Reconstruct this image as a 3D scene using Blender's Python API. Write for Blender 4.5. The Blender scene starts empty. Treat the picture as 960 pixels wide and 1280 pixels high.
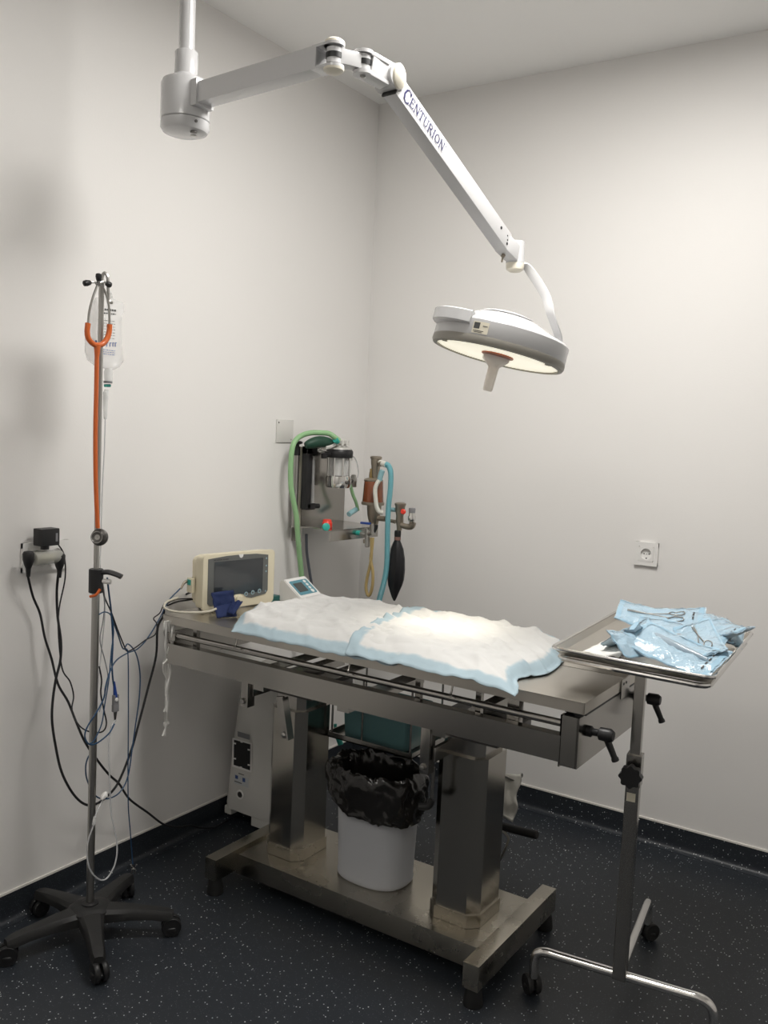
import bpy, bmesh, math, random
from mathutils import Vector, Matrix, noise
random.seed(7)
C = bpy.context.scene.collection
PI = math.pi
# ------------------------------------------------------------------ camera
F_PX, YAW, PITCH, ROLL = 1127.25, 0.57995, -0.09061, 0.044185
CAM = Vector((2.2881, -3.3143, 1.5))
_f = Vector((-math.sin(YAW)*math.cos(PITCH), math.cos(YAW)*math.cos(PITCH), math.sin(PITCH)))
_r0 = _f.cross(Vector((0, 0, 1))).normalized(); _u0 = _r0.cross(_f)
_r = _r0*math.cos(ROLL) + _u0*math.sin(ROLL); _u = -_r0*math.sin(ROLL) + _u0*math.cos(ROLL)
cd = bpy.data.cameras.new('camera'); cam = bpy.data.objects.new('camera', cd); C.objects.link(cam)
cam.matrix_world = Matrix(((_r.x, _u.x, -_f.x, CAM.x), (_r.y, _u.y, -_f.y, CAM.y), (_r.z, _u.z, -_f.z, CAM.z), (0, 0, 0, 1)))
cd.sensor_fit = 'VERTICAL'; cd.sensor_height = 24; cd.lens = F_PX/1280*24; cd.clip_start = 0.02
bpy.context.scene.camera = cam
# ------------------------------------------------------------------ world, light, exposure
H = 2.894
w = bpy.data.worlds.new('world'); bpy.context.scene.world = w; w.use_nodes = True
w.node_tree.nodes['Background'].inputs[0].default_value = (0.9, 0.92, 1, 1)
w.node_tree.nodes['Background'].inputs[1].default_value = 0.05
vs = bpy.context.scene.view_settings
bpy.context.scene.display_settings.display_device = 'sRGB'
vs.view_transform = 'Standard'; vs.look = 'None'; vs.gamma = 1; vs.use_curve_mapping = False; vs.exposure = 0.0
def area(name, loc, size, watts, col=(1, .975, .94)):
    l = bpy.data.lights.new(name, 'AREA'); l.shape = 'RECTANGLE'; l.size, l.size_y = size; l.energy = watts; l.color = col
    o = bpy.data.objects.new(name, l); o.location = loc; C.objects.link(o); return o
PANELS = [((1.43, -1.28), 33), ((1.35, -3.3), 5)]  # table panel, then an added unseen fill panel that brightens the walls
for (px_, py_), wt in PANELS:
    area('panel_and_fill_light', (px_, py_, H-.03), (.58, .58), wt)

# ------------------------------------------------------------------ helpers
def at(px, py, v, ax=0):
    """point where the sight line of a photo pixel meets the plane axis=v"""
    d = _r*((px-480)/F_PX) + _u*((640-py)/F_PX) + _f
    t = (v-CAM[ax])/d[ax]
    return CAM + d*t
def frame_of(d):
    d = Vector(d).normalized()
    a = Vector((0, 0, 1)) if abs(d.z) < .95 else Vector((1, 0, 0))
    x = a.cross(d).normalized(); return x, d.cross(x), d
def smooth_path(pts, n=6, closed=False):
    pts = [Vector(p) for p in pts]; out = []
    if len(pts) < 3: return pts
    m = len(pts); rng = range(m if closed else m-1)
    for i in rng:
        if closed: p0, p1, p2, p3 = pts[i-1], pts[i], pts[(i+1) % m], pts[(i+2) % m]
        else: p0, p1, p2, p3 = pts[max(i-1, 0)], pts[i], pts[i+1], pts[min(i+2, m-1)]
        for k in range(n):
            t = k/n
            out.append(.5*((2*p1)+(-p0+p2)*t+(2*p0-5*p1+4*p2-p3)*t*t+(-p0+3*p1-3*p2+p3)*t**3))
    if not closed: out.append(pts[-1])
    return out
class MB:
    def __init__(s): s.bm = bmesh.new()
    def box(s, c, size, rot=None, bev=0.0, seg=2, taper=None):
        t = bmesh.new(); bmesh.ops.create_cube(t, size=1)
        for v in t.verts:
            v.co = Vector((v.co.x*size[0], v.co.y*size[1], v.co.z*size[2]))
            if taper and v.co.z > 0: v.co.x *= taper[0]; v.co.y *= taper[1]
        if bev: bmesh.ops.bevel(t, geom=t.edges[:], offset=bev, segments=seg, profile=.7, affect='EDGES')
        M = Matrix.Translation(Vector(c))
        if rot is not None: M = M @ (rot.to_4x4() if isinstance(rot, Matrix) else Matrix.Rotation(rot, 4, 'Z'))
        t.transform(M); s._merge(t); return s
    def mm(s, lo, hi, bev=0.0):
        c = [(a+b)/2 for a, b in zip(lo, hi)]; return s.box(c, [abs(b-a) for a, b in zip(lo, hi)], bev=bev)
    def _merge(s, t):
        me = bpy.data.meshes.new('tmp'); t.to_mesh(me); t.free(); s.bm.from_mesh(me); bpy.data.meshes.remove(me)
    def loft(s, rings, cap=True, closed=False):
        R = [[s.bm.verts.new(p) for p in r] for r in rings]; n = len(R[0]); m = len(R)
        for i in range(m if closed else m-1):
            a, b = R[i], R[(i+1) % m]
            for k in range(n):
                try: s.bm.faces.new((a[k], a[(k+1) % n], b[(k+1) % n], b[k]))
                except ValueError: pass
        if cap and not closed:
            s.bm.faces.new(R[0][::-1]); s.bm.faces.new(R[-1])
        return s
    def lathe(s, prof, origin, axis=(0, 0, 1), seg=24, sx=1, sy=1, cap=True):
        X, Y, Z = frame_of(axis); o = Vector(origin)
        if abs(Vector(axis).normalized().z) > .999: X, Y = Vector((1, 0, 0)), Vector((0, math.copysign(1, axis[2]), 0))
        rings = [[o + Z*z + X*(math.cos(2*PI*k/seg)*max(r, 1e-4)*sx) + Y*(math.sin(2*PI*k/seg)*max(r, 1e-4)*sy) for k in range(seg)] for r, z in prof]
        return s.loft(rings, cap)
    def cyl(s, a, b, r, r2=None, seg=16, bev=0):
        a, b = Vector(a), Vector(b); L = (b-a).length; r2 = r if r2 is None else r2
        pr = [(r, 0), (r2, L)] if not bev else [(r-bev, 0), (r, bev), (r2, L-bev), (r2-bev, L)]
        return s.lathe(pr, a, b-a, seg)
    def tube(s, pts, r, seg=8, n=6, closed=False, sm=True, rf=None, flat=1.0):
        P = smooth_path(pts, n, closed) if sm else [Vector(p) for p in pts]
        m = len(P); rings = []; X = None
        for i in range(m):
            if closed: T = (P[(i+1) % m]-P[i-1]).normalized()
            else: T = (P[min(i+1, m-1)]-P[max(i-1, 0)]).normalized()
            if X is None: X, Y, _ = frame_of(T)
            else:
                X = (X - T*X.dot(T)).normalized(); Y = T.cross(X)
            rr = r if rf is None else r*rf(i/(m-1), i)
            rings.append([P[i] + X*(math.cos(2*PI*k/seg)*rr) + Y*(math.sin(2*PI*k/seg)*rr*flat) for k in range(seg)])
        return s.loft(rings, True, closed)
    def prism(s, poly, d0, d1, M=None, bev=0):
        """poly in XY extruded along Z between d0 and d1, then transformed by M"""
        t = bmesh.new()
        a = [t.verts.new((x, y, d0)) for x, y in poly]; b = [t.verts.new((x, y, d1)) for x, y in poly]; n = len(poly)
        t.faces.new(a[::-1]); t.faces.new(b)
        for k in range(n): t.faces.new((a[k], a[(k+1) % n], b[(k+1) % n], b[k]))
        if bev: bmesh.ops.bevel(t, geom=t.edges[:], offset=bev, segments=2, profile=.7, affect='EDGES')
        if M is not None: t.transform(M)
        s._merge(t); return s
    def grid(s, fn, nu, nv, thick=0):
        V = [[s.bm.verts.new(fn(i/nu, j/nv)) for j in range(nv+1)] for i in range(nu+1)]
        for i in range(nu):
            for j in range(nv): s.bm.faces.new((V[i][j], V[i+1][j], V[i+1][j+1], V[i][j+1]))
        return s
    def build(s, name, mat, parent=None, smooth=35, solid=0, sub=0):
        bmesh.ops.recalc_face_normals(s.bm, faces=s.bm.faces[:])
        me = bpy.data.meshes.new(name); s.bm.to_mesh(me); s.bm.free()
        for m in (mat if isinstance(mat, (list, tuple)) else [mat]): me.materials.append(m)
        o = bpy.data.objects.new(name, me); C.objects.link(o)
        if smooth:
            for p in me.polygons: p.use_smooth = True
            me.set_sharp_from_angle(angle=math.radians(smooth))
        if solid:
            md = o.modifiers.new('thick', 'SOLIDIFY'); md.thickness = solid; md.offset = 0
        if sub:
            md = o.modifiers.new('sub', 'SUBSURF'); md.levels = sub; md.render_levels = sub
        if parent is not None:
            o.parent = parent
            root = parent
            o.matrix_parent_inverse = Matrix.Identity(4)
            if parent.type == 'EMPTY': me.transform(Matrix.Translation(-parent.location))
            elif parent.parent is not None: me.transform(Matrix.Translation(-parent.parent.location))
        return o
def thing(name, label, cat, loc=(0, 0, 0), group=None):
    o = bpy.data.objects.new(name, None); o.empty_display_size = .05; o.location = loc; C.objects.link(o)
    o['label'] = label; o['category'] = cat
    if group: o['group'] = group
    return o
def tag(o, label, cat, group=None):
    o['label'] = label; o['category'] = cat
    if group: o['group'] = group
    return o
def struct(o): o['kind'] = 'structure'; return o
def lab(o, l): o['label'] = l; return o
def rrect(w_, h_, r, n=4):
    out = []
    for cx, cy, a0 in ((w_/2-r, h_/2-r, 0), (-w_/2+r, h_/2-r, 90), (-w_/2+r, -h_/2+r, 180), (w_/2-r, -h_/2+r, 270)):
        for k in range(n+1):
            a = math.radians(a0+90*k/n); out.append((cx+r*math.cos(a), cy+r*math.sin(a)))
    return out
def basis(o, x, y):
    x = Vector(x).normalized(); y = Vector(y); y = (y-x*y.dot(x)).normalized(); z = x.cross(y)
    return Matrix(((x.x, y.x, z.x, o[0]), (x.y, y.y, z.y, o[1]), (x.z, y.z, z.z, o[2]), (0, 0, 0, 1)))

# ------------------------------------------------------------------ materials
def mat(name, col, rough=.5, metal=0.0, coat=0.0, emit=None, es=0, alpha=1, trans=0, ior=1.45, bump=0, bscale=50, var=0, vscale=8, spec=.5, stretch=None, sheen=0, rvar=0):
    m = bpy.data.materials.new(name); m.use_nodes = True; nt = m.node_tree; b = nt.nodes['Principled BSDF']
    b.inputs['Base Color'].default_value = (*col, 1); b.inputs['Roughness'].default_value = rough; b.inputs['Metallic'].default_value = metal
    b.inputs['Coat Weight'].default_value = coat; b.inputs['Alpha'].default_value = alpha; b.inputs['Transmission Weight'].default_value = trans
    b.inputs['IOR'].default_value = ior; b.inputs['Specular IOR Level'].default_value = spec; b.inputs['Sheen Weight'].default_value = sheen
    if emit: b.inputs['Emission Color'].default_value = (*emit, 1); b.inputs['Emission Strength'].default_value = es
    if bump or var or rvar:
        tc = nt.nodes.new('ShaderNodeTexCoord'); mp = nt.nodes.new('ShaderNodeMapping'); nt.links.new(tc.outputs['Object'], mp.inputs[0])
        if stretch: mp.inputs['Scale'].default_value = stretch
    if bump:
        n = nt.nodes.new('ShaderNodeTexNoise'); n.inputs['Scale'].default_value = bscale; n.inputs['Detail'].default_value = 4
        nt.links.new(mp.outputs[0], n.inputs[0]); bp = nt.nodes.new('ShaderNodeBump'); bp.inputs['Strength'].default_value = bump; bp.inputs['Distance'].default_value = .002
        nt.links.new(n.outputs[0], bp.inputs['Height']); nt.links.new(bp.outputs[0], b.inputs['Normal'])
    if var or rvar:
        n = nt.nodes.new('ShaderNodeTexNoise'); n.inputs['Scale'].default_value = vscale; n.inputs['Detail'].default_value = 5
        nt.links.new(mp.outputs[0], n.inputs[0])
        if var:
            r = nt.nodes.new('ShaderNodeMapRange'); r.inputs[1].default_value = .3; r.inputs[2].default_value = .7; r.inputs[3].default_value = 1-var; r.inputs[4].default_value = 1+var*.5
            nt.links.new(n.outputs[0], r.inputs[0]); mx = nt.nodes.new('ShaderNodeVectorMath'); mx.operation = 'SCALE'; mx.inputs[0].default_value = col
            nt.links.new(r.outputs[0], mx.inputs['Scale']); nt.links.new(mx.outputs[0], b.inputs['Base Color'])
        if rvar:
            r = nt.nodes.new('ShaderNodeMapRange'); r.inputs[1].default_value = .3; r.inputs[2].default_value = .7; r.inputs[3].default_value = rough-rvar; r.inputs[4].default_value = rough+rvar
            nt.links.new(n.outputs[0], r.inputs[0]); nt.links.new(r.outputs[0], b.inputs['Roughness'])
    return m
M = {}
M['wall'] = mat('wall_paint', (.79, .775, .755), .45, bump=.12, bscale=160, spec=.3)
M['ceil'] = mat('ceiling_paint', (.93, .925, .91), .8, bump=.08, bscale=120)
M['steel'] = mat('brushed_steel', (.40, .385, .36), .22, 1, rvar=.02, vscale=3)
M['steel_top'] = mat('worn_steel', (.56, .53, .48), .34, 1, rvar=.08, vscale=6, var=.06)
M['steel_base'] = mat('stained_steel', (.46, .43, .37), .26, 1, rvar=.05, vscale=7, var=.10)
M['chrome'] = mat('chrome', (.70, .69, .67), .15, 1)
M['dullchrome'] = mat('dull_chrome', (.42, .41, .39), .30, 1)
M['nickel'] = mat('cast_nickel', (.33, .29, .235), .42, .85, bump=.1, bscale=200)
M['dark_metal'] = mat('dark_metal', (.12, .115, .11), .4, .8)
M['lampwhite'] = mat('lamp_enamel', (.55, .55, .555), .24, coat=.5)
M['lampgrey'] = mat('lamp_grey_plastic', (.30, .285, .25), .45)
M['cream'] = mat('cream_plastic', (.72, .66, .50), .4)
M['whiteplastic'] = mat('white_plastic', (.78, .77, .75), .35)
M['offwhite'] = mat('offwhite_plastic', (.62, .61, .58), .4)
M['black'] = mat('black_plastic', (.012, .012, .013), .42)
M['blackfab'] = mat('moulded_black_plastic', (.016, .016, .016), .5, bump=.1, bscale=300)
M['rubber'] = mat('black_rubber', (.012, .012, .012), .6)
M['cable'] = mat('black_cable', (.01, .01, .012), .45)
M['bluecable'] = mat('blue_cable', (.018, .06, .13), .4)
M['greycable'] = mat('grey_cable', (.22, .22, .23), .4)
M['beigecable'] = mat('beige_cable', (.55, .52, .43), .4)
M['orange'] = mat('orange_tubing', (.62, .13, .025), .32, coat=.2)
M['green'] = mat('green_hose', (.27, .47, .24), .35)
M['greenbag'] = mat('dark_green_rubber', (.01, .05, .03), .5, bump=.3, bscale=30)
M['teal'] = mat('teal_plastic', (.03, .36, .30), .4)
M['tealhose'] = mat('turquoise_hose', (.17, .42, .47), .35)
M['paleteal'] = mat('pale_turquoise_plastic', (.30, .55, .60), .35, alpha=.75)
M['whitehose'] = mat('white_corrugated_hose', (.68, .67, .61), .4)
M['red'] = mat('red_plastic', (.75, .05, .03), .35)
M['blueplastic'] = mat('blue_plastic', (.02, .06, .28), .4)
M['yellowtube'] = mat('amber_latex_tube', (.40, .30, .13), .35)
M['amber'] = mat('amber_canister', (.20, .055, .018), .18, coat=.6, var=.1, vscale=25)
M['bag'] = mat('black_rubber_bag', (.012, .012, .014), .38, bump=.05, bscale=80)
M['binwhite'] = mat('grey_white_bin_plastic', (.43, .44, .46), .5, bump=.25, bscale=350)
M['liner'] = mat('black_bin_liner', (.012, .011, .010), .24, bump=.9, bscale=35, coat=.3)
M['navy'] = mat('navy_cuff_fabric', (.008, .02, .085), .75, bump=.3, bscale=200)
M['screen'] = mat('dark_screen', (.035, .04, .045), .08, coat=1)
M['bezel'] = mat('grey_bezel', (.13, .135, .13), .35)
M['panelblue'] = mat('blue_keypad_panel', (.10, .27, .33), .4)
M['lcd'] = mat('grey_lcd', (.07, .08, .08), .15)
M['paleblue'] = mat('pale_blue_button', (.30, .43, .48), .4)
M['lens'] = mat('lit_lamp_lens', (.95, .95, .9), .3, emit=(1, .93, .72), es=.62)
M['print'] = mat('navy_print', (.03, .03, .10), .5)
M['darkprint'] = mat('dark_print', (.05, .05, .05), .5)
M['bluprint'] = mat('blue_print', (.05, .09, .25), .5)
M['sticker'] = mat('cream_sticker', (.62, .58, .47), .5)
M['copper'] = mat('copper_reflector', (.45, .14, .07), .35, .5, var=.5, vscale=120)
M['ivory'] = mat('ivory_cap', (.72, .68, .58), .4)
M['tealwater'] = mat('teal_tub', (.13, .26, .27), .25, coat=.4)
M['gauze'] = mat('white_gauze', (.75, .74, .71), .85, bump=.4, bscale=150)
M['dirtyplastic'] = mat('milky_bag', (.50, .49, .45), .3, bump=.5, bscale=40, coat=.3)
def clear_mat(name, tint, fac, rough=.1):
    """thin clear plastic: part transparent, part milky"""
    m = bpy.data.materials.new(name); m.use_nodes = True; nt = m.node_tree; b = nt.nodes['Principled BSDF']
    b.inputs['Base Color'].default_value = (*tint, 1); b.inputs['Roughness'].default_value = rough; b.inputs['Coat Weight'].default_value = .5
    b.inputs['Alpha'].default_value = fac
    return m
M['clearbag'] = clear_mat('clear_fluid_bag', (.86, .86, .85), .38, .12)
M['clearbag2'] = clear_mat('clear_port', (.85, .86, .85), .5, .15)
M['clear'] = clear_mat('clear_moulded_plastic', (.65, .65, .60), .45, .1)
M['cleartube'] = clear_mat('clear_infusion_tube', (.62, .63, .64), .55, .2)
M['glass'] = clear_mat('flowmeter_glass', (.55, .56, .56), .35, .05)
def floor_mat():
    m = bpy.data.materials.new('speckled_vinyl'); m.use_nodes = True; nt = m.node_tree; b = nt.nodes['Principled BSDF']
    b.inputs['Roughness'].default_value = .42; b.inputs['Specular IOR Level'].default_value = .4
    tc = nt.nodes.new('ShaderNodeTexCoord'); prev = None
    base = nt.nodes.new('ShaderNodeRGB'); base.outputs[0].default_value = (.020, .024, .030, 1); prev = base.outputs[0]
    for sc, th, keep, col in ((260, .22, .75, (.12, .135, .15, 1)), (120, .20, .80, (.60, .63, .65, 1)), (60, .11, .86, (.85, .87, .85, 1))):
        v = nt.nodes.new('ShaderNodeTexVoronoi'); v.inputs['Scale'].default_value = sc; nt.links.new(tc.outputs['Object'], v.inputs[0])
        lt = nt.nodes.new('ShaderNodeMath'); lt.operation = 'LESS_THAN'; lt.inputs[1].default_value = th; nt.links.new(v.outputs['Distance'], lt.inputs[0])
        sp = nt.nodes.new('ShaderNodeSeparateColor'); nt.links.new(v.outputs['Color'], sp.inputs[0])
        gt = nt.nodes.new('ShaderNodeMath'); gt.operation = 'GREATER_THAN'; gt.inputs[1].default_value = keep; nt.links.new(sp.outputs[0], gt.inputs[0])
        mu = nt.nodes.new('ShaderNodeMath'); mu.operation = 'MULTIPLY'; nt.links.new(lt.outputs[0], mu.inputs[0]); nt.links.new(gt.outputs[0], mu.inputs[1])
        mx = nt.nodes.new('ShaderNodeMix'); mx.data_type = 'RGBA'; nt.links.new(mu.outputs[0], mx.inputs[0]); nt.links.new(prev, mx.inputs[6]); mx.inputs[7].default_value = col
        prev = mx.outputs[2]
    nt.links.new(prev, b.inputs['Base Color'])
    return m
M['floor'] = floor_mat()
def drape_mat():
    m = bpy.data.materials.new('absorbent_pad'); m.use_nodes = True; nt = m.node_tree; b = nt.nodes['Principled BSDF']
    b.inputs['Roughness'].default_value = .8; b.inputs['Specular IOR Level'].default_value = .2
    at_ = nt.nodes.new('ShaderNodeAttribute'); at_.attribute_name = 'edge'
    n = nt.nodes.new('ShaderNodeTexNoise'); n.inputs['Scale'].default_value = 45; n.inputs['Detail'].default_value = 3
    tc = nt.nodes.new('ShaderNodeTexCoord'); nt.links.new(tc.outputs['Object'], n.inputs[0])
    ma = nt.nodes.new('ShaderNodeMath'); ma.operation = 'MULTIPLY_ADD'; ma.inputs[1].default_value = .012; nt.links.new(n.outputs[0], ma.inputs[0]); nt.links.new(at_.outputs['Fac'], ma.inputs[2])
    r = nt.nodes.new('ShaderNodeMapRange'); r.inputs[1].default_value = .036; r.inputs[2].default_value = .046; nt.links.new(ma.outputs[0], r.inputs[0])
    mx = nt.nodes.new('ShaderNodeMix'); mx.data_type = 'RGBA'; nt.links.new(r.outputs[0], mx.inputs[0])
    mx.inputs[6].default_value = (.40, .51, .57, 1); mx.inputs[7].default_value = (.66, .66, .65, 1); nt.links.new(mx.outputs[2], b.inputs['Base Color'])
    bp = nt.nodes.new('ShaderNodeBump'); bp.inputs['Strength'].default_value = .35; bp.inputs['Distance'].default_value = .003
    n2 = nt.nodes.new('ShaderNodeTexNoise'); n2.inputs['Scale'].default_value = 30; n2.inputs['Detail'].default_value = 6; nt.links.new(tc.outputs['Object'], n2.inputs[0])
    nt.links.new(n2.outputs[0], bp.inputs['Height']); nt.links.new(bp.outputs[0], b.inputs['Normal'])
    return m
M['drape'] = drape_mat()
M['pouch'] = clear_mat('blue_pouch_film', (.44, .62, .75), .8, .12); M['pouch'].node_tree.nodes['Principled BSDF'].inputs['Coat Weight'].default_value = 1
_nt = M['pouch'].node_tree; _b = _nt.nodes['Principled BSDF']; _b.inputs['Roughness'].default_value = .2; _b.inputs['Coat Roughness'].default_value = .12
_n = _nt.nodes.new('ShaderNodeTexNoise'); _n.inputs['Scale'].default_value = 55; _n.inputs['Detail'].default_value = 3; _n.inputs['Distortion'].default_value = 1.2
_tc = _nt.nodes.new('ShaderNodeTexCoord'); _nt.links.new(_tc.outputs['Object'], _n.inputs[0]); _bp = _nt.nodes.new('ShaderNodeBump'); _bp.inputs['Strength'].default_value = .8; _bp.inputs['Distance'].default_value = .004
_nt.links.new(_n.outputs[0], _bp.inputs['Height']); _nt.links.new(_bp.outputs[0], _b.inputs['Normal']); _nt.links.new(_bp.outputs[0], _b.inputs['Coat Normal'])
M['pouchpaper'] = mat('pouch_paper', (.54, .66, .74), .7)
M['pouchseal'] = mat('pouch_seal_strip', (.32, .50, .63), .25, coat=.8)
M['clearwrap'] = clear_mat('clear_pouch_window', (.42, .50, .56), .6, .08)

# ------------------------------------------------------------------ room
RX, RY = 3.5, -3.9
def wallbox(name, lo, hi, m): return struct(MB().mm(lo, hi).build(name, m, smooth=0))
wallbox('floor', (-.1, RY-.1, -.06), (RX+.1, .1, 0), M['floor'])
wallbox('ceiling', (-.1, RY-.1, H), (RX+.1, .1, H+.06), M['ceil'])
wallbox('wall_left', (-.1, RY, 0), (0, 0, H), M['wall'])
wallbox('wall_back', (-.1, 0, 0), (RX+.1, .1, H), M['wall'])
wallbox('wall_right', (RX, RY, 0), (RX+.1, 0, H), M['wall'])
wallbox('wall_front', (-.1, RY-.1, 0), (RX+.1, RY, H), M['wall'])
# coved vinyl skirting, a quarter-round sweep up the wall, with a pale capping bead
def cove(ax):
    pr = [(0, .0)]
    prof = [(.030, .001), (.018, .003), (.009, .008), (.005, .016), (.004, .026), (.0035, .086), (0, .086), (0, 0), (.03, 0)]
    rings = []
    for t in (0.0, 1.0):
        if ax == 'left': rings.append([Vector((d, RY*(1-t)+0*t, z)) for d, z in prof])
        else: rings.append([Vector((RX*t, -d, z)) for d, z in prof])
    return MB().loft(rings)
struct(cove('left').build('baseboard_left', M['floor'])); struct(cove('back').build('baseboard_back', M['floor']))
M['bead'] = mat('pale_bead', (.80, .77, .72), .4)
struct(MB().mm((0, RY, .0865), (.005, 0, .093)).build('trim_1', M['bead'], smooth=0))
struct(MB().mm((.005, -.005, .0865), (RX, 0, .093)).build('trim_2', M['bead'], smooth=0))
for k, ((px_, py_), wt) in enumerate(PANELS):
    lp = thing('ceiling_and_fill_light', ['square ceiling light panel in white frame above the operating table', 'added square fill light panel in white frame out of view far from the table'][k], 'light', (px_, py_, H))
    fr = MB()
    for sx, sy, lx, ly in ((0, .31, .64, .02), (0, -.31, .64, .02), (.31, 0, .02, .6), (-.31, 0, .02, .6)):
        fr.box((px_+sx, py_+sy, H-.012), (lx, ly, .022))
    fr.build('frame', M['whiteplastic'], lp)
    MB().box((px_, py_, H-.007), (.6, .6, .008)).build('diffuser', mat('light_diffuser', (.9, .9, .88), .5, emit=(1, .95, .88), es=6), lp)

# ------------------------------------------------------------------ surgical lamp
ZA = 2.34
hub = Vector((.466, -1.571, ZA))
lamp = thing('surgical_lamp', 'white ceiling mounted surgical lamp with lit round head over the table', 'lamp', (hub.x, hub.y, H))
W = M['lampwhite']
MB().lathe([(.09, 0), (.09, .02), (.05, .04), (.05, .041)], (hub.x, hub.y, H), (0, 0, -1), 32).build('ceiling_plate', W, lamp)
MB().cyl((hub.x, hub.y, ZA+.11), (hub.x, hub.y, H-.03), .0205, seg=32).build('column', W, lamp)
hb = MB().lathe([(.062, -.055), (.064, -.053), (.064, .035), (.060, .045), (.036, .058), (.030, .062), (.030, .118), (.028, .121), (.02, .121)], hub, (0, 0, 1), 40).build('hub', W, lamp)
MB().lathe([(.001, -.088), (.045, -.088), (.058, -.083), (.0635, -.074), (.0635, -.057), (.061, -.0555)], hub, (0, 0, 1), 40).build('hub_cap', W, lamp)
d_ = (CAM-hub); d_.z = 0; d_.normalize(); side_ = Vector((-d_.y, d_.x, 0))
MB().cyl(hub+Vector((0, 0, -.068))+(d_*.9+side_*.43).normalized()*.060, hub+Vector((0, 0, -.068))+(d_*.9+side_*.43).normalized()*.0655, .004, seg=10).build('screw', M['dark_metal'], lamp)
sw = hub+Vector((0, 0, -.0885))+(d_*.8+side_*.5).normalized()*.042
MB().lathe([(.009, 0), (.009, .003), (.005, .004)], sw, (0, 0, -1), 12).build('screw', M['dark_metal'], lamp)
MB().lathe([(.008, 0), (.008, .001), (.005, .0015)], hub+Vector((0, 0, -.0882))+side_*.022, (0, 0, -1), 12).build('screw', M['offwhite'], lamp)
j1 = Vector((.985, -1.615, ZA)); j2 = Vector((1.022, -1.552, ZA)); j3 = Vector((1.045, -1.495, ZA-.012))
ad = (j1-hub).normalized(); au = Vector((0, 0, 1)); an = ad.cross(au)
def beam(mb, a, b, w_, h_, up=(0, 0, 1), bev=.004):
    a, b = Vector(a), Vector(b); L = (b-a).length
    Mx = basis((a+b)/2, b-a, up); t = bmesh.new(); bmesh.ops.create_cube(t, size=1)
    for v in t.verts: v.co = Vector((v.co.x*L, v.co.y*h_, v.co.z*w_))
    if bev: bmesh.ops.bevel(t, geom=t.edges[:], offset=bev, segments=2, profile=.7, affect='EDGES')
    t.transform(Mx); mb._merge(t); return mb
a0 = hub+ad*.05
beam(MB(), a0, j1-ad*.035, .048, .052).build('horizontal_arm', W, lamp)
beam(MB(), hub+ad*.045, hub+ad*.078, .060, .066, bev=.003).build('arm_collar', W, lamp)
MB().box(j1-ad*.036+Vector((0, 0, 0)), (.002, .04, .03), Matrix.Rotation(math.atan2(ad.y, ad.x), 3, 'Z')).build('arm_end_opening', M['black'], lamp)
for s in (1, -1):   # fork plates with round ivory caps
    pl = MB(); beam(pl, j1-ad*.05, j1, .046, .006, bev=.001)
    o_ = Vector((0, 0, s*.024)); pl = MB(); beam(pl, j1-ad*.05+o_, j1+o_, .046, .006, bev=.001); pl.cyl(j1+o_-au*.003, j1+o_+au*.003, .024, seg=24)
    pl.build('fork_plate', W, lamp)
    MB().lathe([(.024, 0), (.023, .005), (.016, .010), (.004, .012)], j1+au*s*.027, (0, 0, s), 24).build('joint_cap', M['ivory'], lamp)
kd = (j2-j1).normalized()
kb = MB(); beam(kb, j1, j2, .03, .034, bev=.004); kb.cyl(j1-au*.017, j1+au*.017, .018, seg=20); kb.cyl(j2-au*.017, j2+au*.017, .018, seg=20); kb.build('knuckle', W, lamp)
for jj in (j1, j2): MB().cyl(jj-au*.006, jj+au*.006, .0195, seg=20).build('friction_ring', M['black'], lamp)
MB().cyl(j1-au*.024, j1+au*.024, .008, seg=12).build('pivot_pin', M['chrome'], lamp)
for s in (1, -1):
    o_ = au*s*.0225; pl = MB(); pl.cyl(j2+o_-au*.004, j2+o_+au*.004, .023, seg=24); beam(pl, j2+o_, j3+o_, .04, .008, bev=.002); pl.build('fork_plate', W, lamp)
MB().lathe([(.007, 0), (.007, .004), (.004, .006)], j2-au*.0265, (0, 0, -1), 6).build('bolt', M['dullchrome'], lamp)
wr = Vector((1.105, -.95, 2.045))     # lower end of the spring arm
sd = (wr-j3).normalized()
shz = Vector((sd.x, sd.y, 0)).normalized()
s_side = shz.cross(Vector((0, 0, 1))).normalized()      # side face normal, towards the camera's right
if s_side.dot(CAM-j3) < 0: s_side = -s_side
s_up = s_side.cross(sd).normalized()
if s_up.z < 0: s_up = -s_up
beam(MB(), j2+shz*.012, j3+shz*.03, .046, .052, bev=.004).build('elbow_block', W, lamp)
e0 = j3+sd*.03
MB().cyl(j3+shz*.02-s_side*.03, j3+shz*.02+s_side*.025, .029, seg=28).build('elbow_barrel', W, lamp)
MB().lathe([(.027, 0), (.026, .006), (.018, .012), (.004, .014)], j3+shz*.02+s_side*.024, s_side, 28, sx=.8, sy=1.1).build('joint_cap', M['ivory'], lamp)
AW, AH = .040, .050
beam(MB(), e0, wr, AW, AH, up=s_up, bev=.003).build('spring_arm', W, lamp)
beam(MB(), e0-sd*.001+s_up*-.006, e0+sd*.004-s_up*.006, AW+.001, AH-.008, up=s_up, bev=.001).build('arm_gap', M['black'], lamp)
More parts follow.
